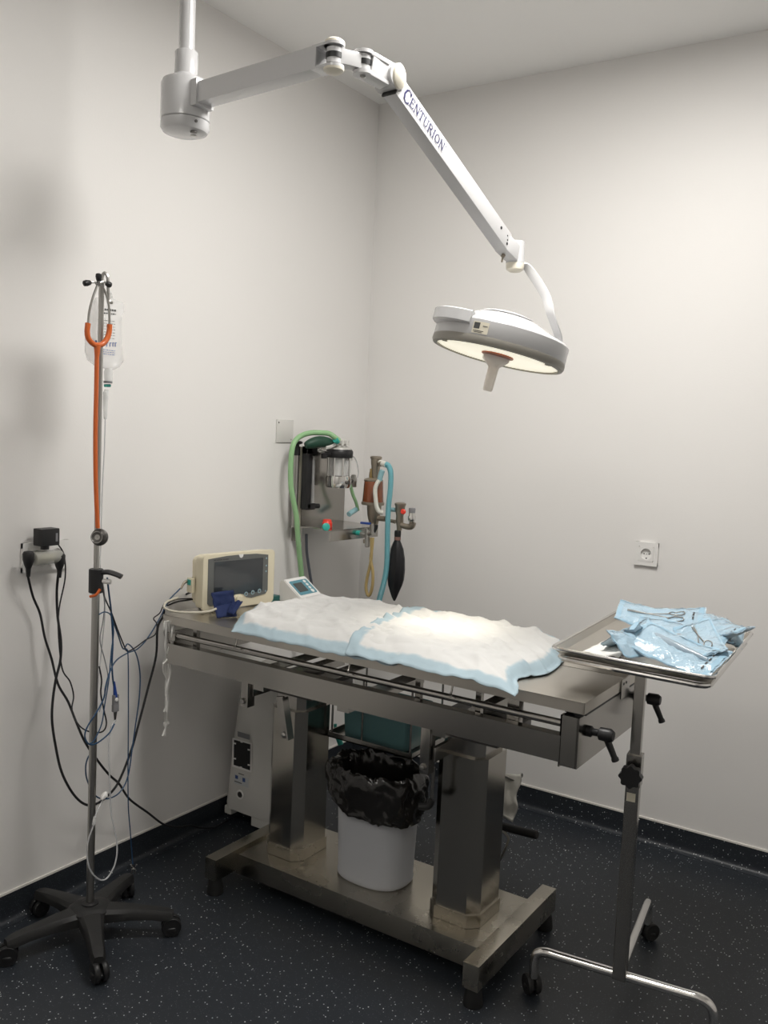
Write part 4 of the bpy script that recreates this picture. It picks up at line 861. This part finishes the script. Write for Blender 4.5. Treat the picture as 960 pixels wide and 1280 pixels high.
# ------------------------------------------------------------------ instrument stand (Mayo stand)
ms = thing('instrument_stand', 'chrome instrument stand on castors at the right end of the table', 'instrument stand', (1.63, -1.09, 0))
rt = math.radians(7.5); ex = Vector((math.cos(rt), math.sin(rt), 0)); ey = Vector((-math.sin(rt), math.cos(rt), 0)); pf = Vector((1.628, -1.10, 0))
tz = .128
def mp_(a, b, z): return pf+ex*a+ey*b+Vector((0, 0, z))
MB().tube([mp_(-.225, 0, .05), mp_(-.225, 0, .095), mp_(-.218, 0, .118), mp_(-.195, 0, tz), mp_(-.15, 0, tz), mp_(0, 0, tz), mp_(.15, 0, tz), mp_(.195, 0, tz), mp_(.220, 0, .118), mp_(.232, 0, .095), mp_(.234, 0, .05)], .0125, 18).build('front_bar', M['chrome'], ms)
MB().tube([mp_(0, .01, tz), mp_(0, .2, tz), mp_(0, .39, tz), mp_(0, .425, .118), mp_(0, .437, .095), mp_(0, .437, .05)], .0125, 18).build('rear_bar', M['chrome'], ms)
for a, b, g in ((-.225, 0, 2.4), (.234, 0, .5), (0, .437, 1.0)):
    q = mp_(a, b, .055); castor(ms, (q.x, q.y, .062), g, .027, M['rubber'])
MB().prism(rrect(.034, .034, .003), tz-.008, .65, Matrix.Translation((pf.x, pf.y, 0)) @ Matrix.Rotation(rt, 4, 'Z')).build('post', M['steel'], ms)
MB().prism(rrect(.026, .026, .002), .55, .940, Matrix.Translation((pf.x, pf.y, 0)) @ Matrix.Rotation(rt, 4, 'Z')).build('inner_post', M['steel'], ms)
MB().prism(rrect(.038, .038, .002), .635, .715, Matrix.Translation((pf.x, pf.y, 0)) @ Matrix.Rotation(rt, 4, 'Z')).build('collar', M['steel'], ms)
kc = Vector((pf.x, pf.y, .672))-ey*.019
kn_ = MB(); kn_.cyl(kc, kc-ey*.018, .008, seg=12); Mk = basis(kc-ey*.028, ex, (0, 0, 1)); kn_.prism([((.0265+.0025*math.cos(8*t))*math.cos(t), (.0265+.0025*math.cos(8*t))*math.sin(t)) for t in [2*PI*i/64 for i in range(64)]], -.011, .011, Mk, bev=.0)
kn_.build('star_knob', M['black'], ms)
MB().box((pf.x+.0174*math.sin(rt)-.001, pf.y-.0174*math.cos(rt), .607), (.022, .0008, .022), rt).build('label', M['sticker'], ms)
A_ = Vector((1.452, -1.205, .972)); B_ = Vector((1.848, -1.180, .962)); C2 = Vector((1.362, -.585, .972)); D_ = C2+(B_-A_)
tcx = (A_+D_)/2; txv = (B_-A_).normalized(); tyv = (C2-A_); tyv = (tyv-txv*tyv.dot(txv)).normalized(); TW, TH = (B_-A_).length, (C2-A_).length
Mt = basis(tcx, txv, tyv)
def ringtube(mb, w_, h_, r, z, rad, M_): mb.tube([M_ @ Vector((a, b, z)) for a, b in rrect(w_, h_, r, 4)], rad, 10, closed=True, sm=False)
k = MB(); ringtube(k, TW-.03, TH-.03, .03, -.026, .007, Mt); k.build('tray_ring', M['chrome'], ms)
pt = Mt.inverted() @ Vector((pf.x, pf.y, .94)); 
MB().cyl(Mt @ Vector((pt.x, -TH/2+.016, -.026)), Mt @ Vector((pt.x, TH/2-.016, -.026)), .007, seg=10).box((pf.x, pf.y, .937), (.03, .03, .014), rt).build('tray_support', M['chrome'], ms)
tr = thing('instrument_tray', 'rectangular stainless steel tray on the instrument stand holding blue pouches', 'tray', tcx)
rings = []
for w_, h_, z in ((TW-.01, TH-.01, .0), (TW, TH, .0005), (TW+.002, TH+.002, -.003), (TW-.004, TH-.004, -.004), (TW-.030, TH-.030, -.0175), (TW-.036, TH-.036, -.0185)): rings.append([Mt @ Vector((a, b, z)) for a, b in rrect(w_, h_, .022, 5)])
for w_, h_, z in ((TW-.038, TH-.038, -.0170), (TW-.032, TH-.032, -.0160), (TW-.012, TH-.012, .0)): rings.append([Mt @ Vector((a, b, z)) for a, b in rrect(w_, h_, .020, 5)])
tk = MB(); R_ = [[tk.bm.verts.new(p) for p in r] for r in rings]
for i in range(len(R_)):
    a, b = R_[i], R_[(i+1) % len(R_)]; n = len(a)
    if i == 5: continue
    for q in range(n): tk.bm.faces.new((a[q], a[(q+1) % n], b[(q+1) % n], b[q]))
tk.bm.faces.new(R_[5]); tk.bm.faces.new(R_[6])
tk.build('pan', M['steel_top'], tr)
k = MB(); ringtube(k, TW-.004, TH-.004, .022, .0, .0048, Mt); k.build('rolled_rim', M['chrome'], tr)
# pouches on the tray
def pouch(label, cx, cy, ang, L, Wd, z, roll=0, pitch=0, bend=0, seed=0, inst=True, clear=False, zc=.006):
    o = thing('sterile_pouch', label, 'pouch', Mt @ Vector((cx, cy, z)), 'sterile instrument pouches on the tray')
    P0 = Mt @ Matrix.Translation((cx, cy, z)) @ Matrix.Rotation(math.radians(ang), 4, 'Z') @ Matrix.Rotation(math.radians(roll), 4, 'X') @ Matrix.Rotation(math.radians(pitch), 4, 'Y')
    inv = Mt.inverted()
    def sf(u, v, s):
        x, y = (u-.5)*L, (v-.5)*Wd; e = max(0, math.sin(PI*u)*math.sin(PI*v))**.6
        q = Vector((u*3.0*L/.2, v*2.2*Wd/.1, seed)); rid = .25-abs(noise.noise(q*1.3))
        zz = s*zc*e + bend*(u-.5)**2*4 + .011*rid + .005*(.3-abs(noise.noise(q*3.2))) 
        p = P0 @ Vector((x, y, zz)); l = inv @ p
        if l.z < -.013: l.z = -.013+.001*s; p = Mt @ l
        return p
    MB().grid(lambda u, v: sf(u, v, 1), 22, 12).build('film', M['clearwrap'] if clear else M['pouch'], o, smooth=25)
    MB().grid(lambda u, v: sf(u, v, -1)-Mt.to_3x3() @ Vector((0, 0, .0012)), 22, 12).build('backing', M['pouchpaper'], o, smooth=25)
    nz = Mt.to_3x3() @ Vector((0, 0, .0012))
    k = MB(); 
    k.grid(lambda u, v: sf(.01+.05*u, v, 1)+nz, 2, 12); k.grid(lambda u, v: sf(.92+.06*u, v, 1)+nz, 2, 12); k.grid(lambda u, v: sf(u, .01+.05*v, 1)+nz, 22, 2); k.grid(lambda u, v: sf(u, .93+.05*v, 1)+nz, 22, 2)
    k.build('seal', M['pouchseal'], o, smooth=25)
    k = MB()
    for i in range(4): k.grid(lambda u, v: sf(.86+.02*v, .2+.15*i+.09*u, 1)+nz*1.4, 2, 1)
    k.build('indicator_print', M['darkprint'], o, smooth=0)
    if inst:
        k = MB(); mid = Mt.to_3x3() @ Vector((0, 0, .0032))
        def s3(u, v): return sf(u, v, 1)+mid
        k.tube([s3(.12, .45), s3(.35, .50), s3(.6, .56)], .0016, 6); k.tube([s3(.12, .5), s3(.35, .50), s3(.6, .42)], .0016, 6)
        for c_ in (.62, .36): k.tube([s3(.68+.09*math.cos(t), c_+.10*math.sin(t)) for t in [2*PI*i/14 for i in range(14)]], .0015, 6, closed=True)
        k.build('scissors', M['dullchrome'], o)
    return o
gz = MB(); gz.grid(lambda u, v: Mt @ Vector((-.135+.10*u+.01*v, -.245+.15*v-.03*u, -.0120+.012*abs(noise.noise(Vector((u*3, v*3, 5))))+.02*max(0, u-.5))), 12, 12)
tag(gz.build('gauze_pad', M['gauze'], solid=.002, smooth=50), 'folded white gauze lying on the left of the tray under the pouches', 'gauze')
pouch('blue pouch with scissors lying highest at the back left of the tray', -.03, .13, 8, .24, .13, .034, roll=16, pitch=-3, bend=.016, seed=1.1)
pouch('blue pouch lying folded at the left edge of the pile over the gauze', -.06, -.09, 100, .23, .11, .016, roll=-34, pitch=6, bend=.016, seed=2.3, inst=False)
pouch('wide pale blue pouch across the middle of the pile', .045, -.05, -6, .24, .18, .022, roll=16, pitch=4, bend=-.010, seed=3.7)
pouch('blue pouch with grey clear window at the front right of the tray', .085, -.200, -16, .23, .13, .022, roll=20, pitch=9, bend=.010, seed=4.4, inst=False)
pouch('narrow blue pouch standing up at the front of the pile', -.01, -.200, 62, .18, .085, .026, roll=38, pitch=0, bend=.010, seed=5.2, inst=False)
pouch('blue pouch with scissors at the right rim of the pile', .125, -.10, -72, .22, .10, .030, roll=24, pitch=10, bend=.014, seed=6.6)
pouch('rolled blue pouch at the back right corner of the tray', .095, .145, 6, .20, .12, .034, roll=16, pitch=4, bend=-.020, seed=7.9, zc=.020, inst=False)
pouch('small blue pouch overhanging the back right rim of the tray', .155, .09, -40, .13, .09, .034, roll=14, pitch=-4, bend=.014, seed=9.3, zc=.014, inst=False)
pouch('clear grey pouch tucked under the back right pouches', .12, .04, 20, .13, .06, .016, seed=10.1, inst=False, clear=True, zc=.010)
k = MB(); 
k2 = Mt @ Matrix.Translation((.085, -.185, .030)) @ Matrix.Rotation(math.radians(-22), 4, 'Z')
k.lathe([(.003, -.085), (.007, -.06), (.012, .02), (.014, .07), (.009, .082)], k2 @ Vector((0, 0, 0)), k2.to_3x3() @ Vector((-1, .0, .12)), 18)
tag(k.build('suction_tip_tube', M['clearwrap']), 'grey clear plastic tube showing through the front pouch', 'tube')

# ------------------------------------------------------------------ wall mounted anaesthesia unit
an_ = thing('anaesthesia_shelf', 'steel wall plate and shelf of the anaesthesia unit in the corner', 'shelf', (.05, -.37, 1.108))
XP = .055
Mw = M['steel_top']
bplate = MB(); P4 = [at(381, 556, XP), at(377.5, 656, XP), at(430.5, 651, XP), at(431, 552, XP)]
y0_, y1_ = -.505, -.215
MB().mm((XP-.003, y0_, 1.095), (XP, y1_, 1.42)).build('back_plate', M['steel'], an_)
MB().mm((XP-.03, y0_, 1.095), (XP-.003, y0_+.003, 1.42)).build('plate_flange', M['beigecable'], an_)
shp = [(XP, y0_), (.245, -.565), (.265, -.265), (XP, y1_)]
MB().prism(shp, 1.105, 1.109).build('shelf_board', M['steel'], an_, smooth=0)
k = MB(); 
a1, a2 = Vector((.245, -.565, 0)), Vector((.265, -.265, 0))
k.prism([(a1.x-.003, a1.y), (a1.x, a1.y), (a2.x, a2.y), (a2.x-.003, a2.y)], 1.066, 1.108); k.build('shelf_lip', M['steel'], an_, smooth=0)
MB().mm((.0, y0_+.01, 1.04), (.05, y0_+.016, 1.104)).build('wall_bracket', M['steel'], an_)
MB().cyl((.035, y0_-.020, 1.10), (.035, y0_-.020, 1.41), .013, seg=16).build('support_tube', M['dullchrome'], an_)
MB().cyl((.035, y0_-.020, 1.385), (.035, y0_-.020, 1.42), .0155, seg=16).build('tube_cap', M['black'], an_)
MB().lathe([(.008, 0), (.008, .010), (.020, .014), (.021, .021), (.012, .025)], (.035, y0_-.015, 1.418), (0, 0, 1), 20).build('thumb_screw', M['black'], an_)
# flowmeter
fl = thing('flowmeter', 'black framed flowmeter with clear glass tube on the steel plate', 'flowmeter', (.08, -.45, 1.3))
X2 = .082
def fbox(mb, x0, y0, x1, y1, d0=XP+.0005, d1=X2):
    a, b = at(x0, y0, d1), at(x1, y1, d1); mb.mm((d0, a.y, b.z), (d1, b.y, a.z), bev=.003); return mb
k = MB(); fbox(k, 384.5, 558, 388.5, 636); fbox(k, 384.5, 558, 397, 568); fbox(k, 384.5, 629.5, 394, 637); k.build('frame', M['black'], fl)
kb_ = at(399, 632.5, X2); MB().cyl(at(391, 632.5, X2-.01), kb_, .010, seg=16, bev=.002).build('valve_knob', M['black'], fl)
MB().cyl(at(390.5, 629, X2-.008), at(391.5, 570, X2-.008), .008, seg=16).build('flow_tube', M['glass'], fl)
MB().cyl(at(390.5, 628, X2-.008), at(391.5, 570, X2-.008), .0025, seg=8).build('scale_rod', M['dullchrome'], fl)
MB().cyl(at(396, 563, X2-.01), at(408, 565, X2+.02), .006, seg=12).cyl(at(399, 563.5, X2), at(401, 563.8, X2+.005), .010, seg=12).build('outlet_pipe', M['chrome'], fl)
# vaporiser
VX = .135
vp = thing('vaporiser', 'chrome and glass anaesthetic vaporiser mounted on the steel plate', 'vaporiser', at(424, 580, VX))
def vc(px, py): return at(px, py, VX)
vz = lambda py: vc(424, py).z
cv = vc(423.5, 590); 
def vl(prof): return [(r, vz(py)) for r, py in prof]
def vlathe(prof, name, m, seg=32, sx=1, par=vp): return MB().lathe([(r, z) for r, z in vl(prof)], (cv.x, cv.y, 0), (0, 0, 1), seg).build(name, m, par)
vlathe([(.048, 609), (.051, 607), (.052, 598), (.050, 595), (.046, 594)], 'sump', M['chrome'])
vlathe([(.044, 594), (.044, 572)], 'glass_bowl', M['glass'])
vlathe([(.030, 594), (.030, 572)], 'wick', M['gauze'])
for k in range(8):
    a = 2*PI*k/8+.2; MB().cyl((cv.x+.046*math.cos(a), cv.y+.046*math.sin(a), vz(596)), (cv.x+.046*math.cos(a), cv.y+.046*math.sin(a), vz(571)), .0042, seg=10).build('tie_rod', M['chrome'], vp)
vlathe([(.052, 572), (.055, 570.5), (.055, 564), (.050, 561.5)], 'control_ring', M['black'])
vlathe([(.050, 561.5), (.048, 560), (.030, 558), (.028, 556), (.036, 554.5), (.037, 551), (.032, 549.5), (.026, 549)], 'dial', mat('cloudy_plastic', (.50, .49, .46), .3))
for k in range(10):
    a = 2*PI*k/10; MB().cyl((cv.x+.034*math.cos(a), cv.y+.034*math.sin(a), vz(557)), (cv.x+.034*math.cos(a), cv.y+.034*math.sin(a), vz(550)), .005, seg=8).build('dial_rib', M['offwhite'], vp)
MB().cyl(at(405, 566, .12), at(405, 573, .12), .012, seg=14).cyl(at(407, 567, .12), at(416, 568, .13), .009, seg=12).build('lock_lever', M['black'], vp)
MB().box(at(436.5, 572, VX+.03), (.012, .035, .024), bev=.002).build('filler_block', M['offwhite'], vp)
MB().box(at(436.5, 573, VX+.037), (.001, .018, .010)).build('filler_mark', mat('magenta_mark', (.4, .15, .25), .5), vp)
vv_ = at(442, 601, VX)
MB().cyl(at(435, 601, VX), at(440, 601, VX), .008, seg=12).build('drain_stem', M['dark_metal'], vp)
MB().lathe([(.011, -.026), (.014, -.024), (.014, .012), (.011, .016), (.010, .024), (.006, .026)], vv_, (0, 0, 1), 8).build('drain_valve', M['dullchrome'], vp)
MB().lathe([(.008, 0), (.0085, .006), (.006, .007)], (cv.x+.051, cv.y-.01, vz(602)), (1, -.2, 0), 14).build('screw', M['dark_metal'], vp)
# green rebreathing bag lying on top
gb_ = MB(); gP = smooth_path([at(382, 555, .10), at(389, 552.5, .11), at(398, 550.5, .12), at(407, 550.5, .125), at(415, 552, .13)], 6)
gb_.tube([p-Vector((0, 0, .006)) for p in gP], .019, 16, sm=False, rf=lambda t, i: .25+.95*math.sin(PI*min(1, .08+t*.80))**.7)
tag(gb_.build('breathing_bag', M['greenbag']), 'dark green rubber breathing bag lying over the flowmeter', 'breathing bag')
MB_g = MB().tube([at(406, 559, .13), at(412, 558, .135), at(418, 555, .14)], .010, 10).build('hose_cuff', M['offwhite']); tag(MB_g, 'short white hose cuff between green bag and vaporiser dial', 'hose')
# green oxygen hose
gh = [at(x, y, v) for x, y, v in ((424, 551, .16), (419, 547, .15), (411, 542, .13), (400, 541, .11), (389, 541, .09), (378, 544, .075), (370, 550, .07), (365.5, 560, .07), (363.5, 580, .07), (363.5, 605, .07), (366.5, 625, .075), (370.5, 645, .08), (372, 665, .08), (374, 690, .08), (376.5, 715, .08), (377.5, 730, .08), (378, 760, .07), (375, 800, .05))]
tag(MB().tube(gh, .0105, 14, n=8).build('oxygen_hose', M['green']), 'pale green hose arching over the anaesthesia unit and down the wall', 'hose')
MB_t = MB().tube([at(422, 552, .155), at(419, 549.5, .155)], .012, 12, sm=False).build('hose_end', M['teal']); tag(MB_t, 'teal hose end on top of the vaporiser dial', 'hose end')
g2 = thing('oxygen_tube', 'short light green tube below the vaporiser ending in a teal mask connector', 'tube', at(438, 609, .13))
MB().tube([at(438, 606, .13), at(441, 618, .13), at(445, 628, .13), at(447.5, 638, .13)], .007, 10).build('tube', M['green'], g2)
MB().tube([at(445, 637, .13), at(440, 640, .13), at(436, 643, .13)], .011, 12).build('connector', M['paleteal'], g2)
tag(MB().tube([at(438, 568, .13), at(445, 575, .13), at(448, 590, .13), at(447, 597, .13)], .0025, 6).build('clear_tube', M['cleartube']), 'thin clear tube arching beside the vaporiser', 'tube')
tag(MB().tube([at(383, 668, .03), at(383.5, 690, .02), at(387, 715, .02), at(390, 735, .02), at(391, 760, .02)], .006, 10).build('grey_blue_tube', mat('blue_grey_tube', (.20, .22, .27), .4)), 'grey blue tube hanging below the wall bracket behind the green hose', 'tube')
# caps on the shelf
rcx = at(409, 655, .17)
tag(MB().lathe([(.019, 0), (.020, .003), (.020, .018), (.018, .020), (.016, .030), (.013, .031)], (rcx.x, rcx.y, 1.1095), (0, 0, 1), 24).build('bottle_cap', M['red']), 'red plastic cap standing on the steel shelf', 'cap')
tcx2 = at(406.5, 660, .22)
tag(MB().lathe([(.014, 0), (.015, .003), (.015, .012), (.010, .014)], (tcx2.x, tcx2.y, 1.120), (1, -.6, .25), 20).build('bottle_cap', M['teal']), 'teal plastic cap lying in front of the red cap on the shelf', 'cap')
# absorber assembly hanging off the shelf
YA = -.27
def ap(px, py, v=YA): return at(px, py, v, 1)
N = M['nickel']
ab = thing('absorber', 'amber canister absorber with dull nickel valves beside the shelf', 'absorber', ap(467, 665))
def vlat(cpx, prof, name, m, par, seg=28, y=YA):
    c0 = ap(cpx, prof[0][1], y); return MB().lathe([(r, ap(cpx, py, y).z) for r, py in prof], (c0.x, c0.y, 0), (0, 0, 1), seg).build(name, m, par)
can = vlat(466, [(.0435, 629), (.044, 628), (.039, 602), (.038, 601)], 'canister', M['amber'], ab)
vlat(466, [(.046, 631), (.0475, 629.5), (.047, 627.5), (.044, 627)], 'canister_base', N, ab)
vlat(467, [(.039, 601.5), (.040, 600), (.034, 598.5), (.018, 597)], 'canister_lid', N, ab)
vlat(467, [(.022, 650), (.027, 643), (.029, 637), (.030, 631)], 'lower_body', N, ab)
vlat(467, [(.014, 658), (.019, 654), (.022, 650)], 'lower_neck', N, ab)
MB().tube([ap(469, 646), ap(475, 648, YA), ap(482, 648.5, YA)], .011, 12).build('side_branch', N, ab)
vlat(469, [(.013, 600), (.016, 592), (.018, 583), (.020, 580), (.021, 574), (.024, 573), (.024, 571), (.018, 570)], 'valve_tower', N, ab)
MB().tube([ap(465, 598), ap(466, 590), ap(470, 585)], .013, 12).build('elbow', N, ab)
MB().cyl(ap(463.5, 598, YA-.01), ap(464.5, 586, YA-.01), .007, seg=10).build('brass_fitting', mat('brass', (.5, .36, .16), .35, 1), ab)
MB().cyl(ap(472, 579), ap(477, 580, YA-.02), .011, seg=14).build('outlet', N, ab)
# shelf end valve group
YV = -.40
vg = thing('valve_group', 'chrome valve cluster with blue handle at the end of the shelf lip', 'valve', ap(460, 668, YV))
MB().tube([ap(446, 666, YV), ap(452, 667, YV), ap(458, 668, YV), ap(464, 666, YV)], .009, 12).cyl(ap(459, 660, YV), ap(459, 683, YV), .010, seg=12).cyl(ap(466, 668, YV), ap(466, 655, YV), .011, seg=12).build('body', M['dullchrome'], vg)
MB().cyl(ap(445, 666, YV), ap(451, 666.5, YV), .010, seg=14).build('green_knob', M['teal'], vg)
MB().box(ap(457, 654, YV), (.045, .012, .009), bev=.003).build('blue_handle', M['blueplastic'], vg)
MB().tube([ap(467, 666, YV), ap(470, 660, YV), ap(471, 656, YV)], .006, 10).build('black_lever', M['black'], vg)
MB().cyl(ap(459, 676, YV), ap(459, 684, YV), .008, seg=6).cyl(ap(456, 674, YV), ap(456, 679, YV), .007, seg=6).build('nut', N, vg)
tag(MB().tube([ap(464, 672, YV), ap(464.5, 690, YV), ap(463, 705, YV), ap(459, 722, YV), ap(457.5, 735, YV), ap(459.5, 743.5, YV), ap(462.5, 743, YV), ap(465.5, 732, YV), ap(466, 715, YV), ap(463.5, 700, YV), ap(465, 685, YV), ap(466, 672, YV)], .0062, 12, n=8).build('latex_tube', M['yellowtube']), 'yellowish rubber tube hanging in a narrow loop below the valves', 'tube')
# breathing hoses
ht = thing('breathing_hose', 'turquoise corrugated breathing hose hanging from the absorber', 'hose', ap(480, 580))
def rib(P, r, name, m, par, pitch=.0032):
    PP = smooth_path(P, 8); Q = [PP[0]]; L = 0
    out = []
    for a, b in zip(PP[:-1], PP[1:]):
        n = max(1, int((b-a).length/(pitch/2)+.5))
        for i in range(n): out.append(a.lerp(b, i/n))
    return MB().tube(out, r, 12, sm=False, rf=lambda t, i: 1.0 if i % 2 else .88).build(name, m, par)
rib([ap(482, 580, -.29), ap(486, 583, -.29), ap(488.5, 592, -.30), ap(488, 610, -.30), ap(485.5, 635, -.30), ap(484.5, 660, -.30), ap(484, 690, -.30), ap(483, 710, -.30), ap(479.5, 730, -.31), ap(474, 750, -.31), ap(470, 765, -.32)], .0115, 'hose', M['tealhose'], ht)
MB().cyl(ap(475, 578.5, -.28), ap(483, 581, -.29), .012, seg=14).build('cuff', M['whitehose'], ht)
hw = thing('breathing_hose', 'short white corrugated hose curving in front of the amber canister', 'hose', ap(470, 620))
MB().tube([ap(478, 588, -.31), ap(476, 594, -.31), ap(474.5, 600, -.31)], .011, 12).build('clear_cuff', M['paleteal'], hw)
rib([ap(475, 599, -.31), ap(471, 605, -.32), ap(469, 612, -.325), ap(469.5, 624, -.325), ap(471, 634, -.32), ap(474, 639.5, -.31), ap(479, 641, -.30)], .0095, 'hose', M['whitehose'], hw)
# right valve with rubber bag
rv = thing('valve_block', 'nickel valve block with red button above the black rubber bag', 'valve', ap(498, 645))
vlat(499, [(.010, 663), (.012, 657), (.016, 652), (.015, 645), (.018, 641), (.020, 633), (.023, 631), (.023, 629), (.016, 628)], 'body', N, rv)
MB().tube([ap(500, 655), ap(507, 658), ap(514, 658), ap(516, 653)], .0125, 12, rf=lambda t, i: .85+.3*t).build('relief_arm', N, rv)
vlat(514.5, [(.012, 652), (.015, 650), (.016, 646), (.013, 644), (.013, 641)], 'relief_valve', M['chrome'], rv)
vlat(515, [(.013, 641), (.014, 637), (.013, 635)], 'relief_cap', M['greycable'], rv)
rb_ = ap(504.5, 639.5, YA-.02); MB().lathe([(.010, 0), (.011, .006), (.007, .009)], rb_, (.2, -1, 0), 16).build('red_button', M['red'], rv)
MB().cyl(ap(489.5, 637), ap(495, 637.5), .009, seg=12).build('side_port', M['paleteal'], rv)
MB().cyl(ap(489, 651), ap(494, 652), .008, seg=6).build('nut', N, rv)
MB().cyl(ap(482, 648.5), ap(494, 653), .006, seg=10).build('link_pipe', N, rv)
rbg = thing('breathing_bag', 'black rubber breathing bag hanging below the nickel valve block', 'breathing bag', ap(496, 670))
vlat(497, [(.0125, 671), (.0135, 669), (.0135, 664), (.011, 663)], 'neck', M['rubber'], rbg)
vlat(496.8, [(.0135, 675), (.0135, 671)], 'neck_band', mat('brown_band', (.22, .12, .10), .5), rbg)
rings = []
for py, cx, hw_ in ((674, 496.7, 3.5), (679, 496.4, 6), (686, 496.3, 9), (698, 496.3, 11), (712, 495.5, 12), (724, 494.5, 11.8), (732, 493.6, 10), (740, 493, 6.5), (747, 492.8, 3.5), (751, 492.8, 1.2)):
    c0 = ap(cx, py); r = hw_/330*1.0; rings.append([c0+Vector((x*r*1.0, y*r*.75, 0)) for x, y in ((1, 0), (.75, -.6), (.35, -.95), (-.25, -1.0), (-.55, -.95), (-1, -.25), (-1, .3), (-.4, .9), (.4, .9), (.9, .5))])
MB().loft(rings).build('bag', M['bag'], rbg, smooth=22)
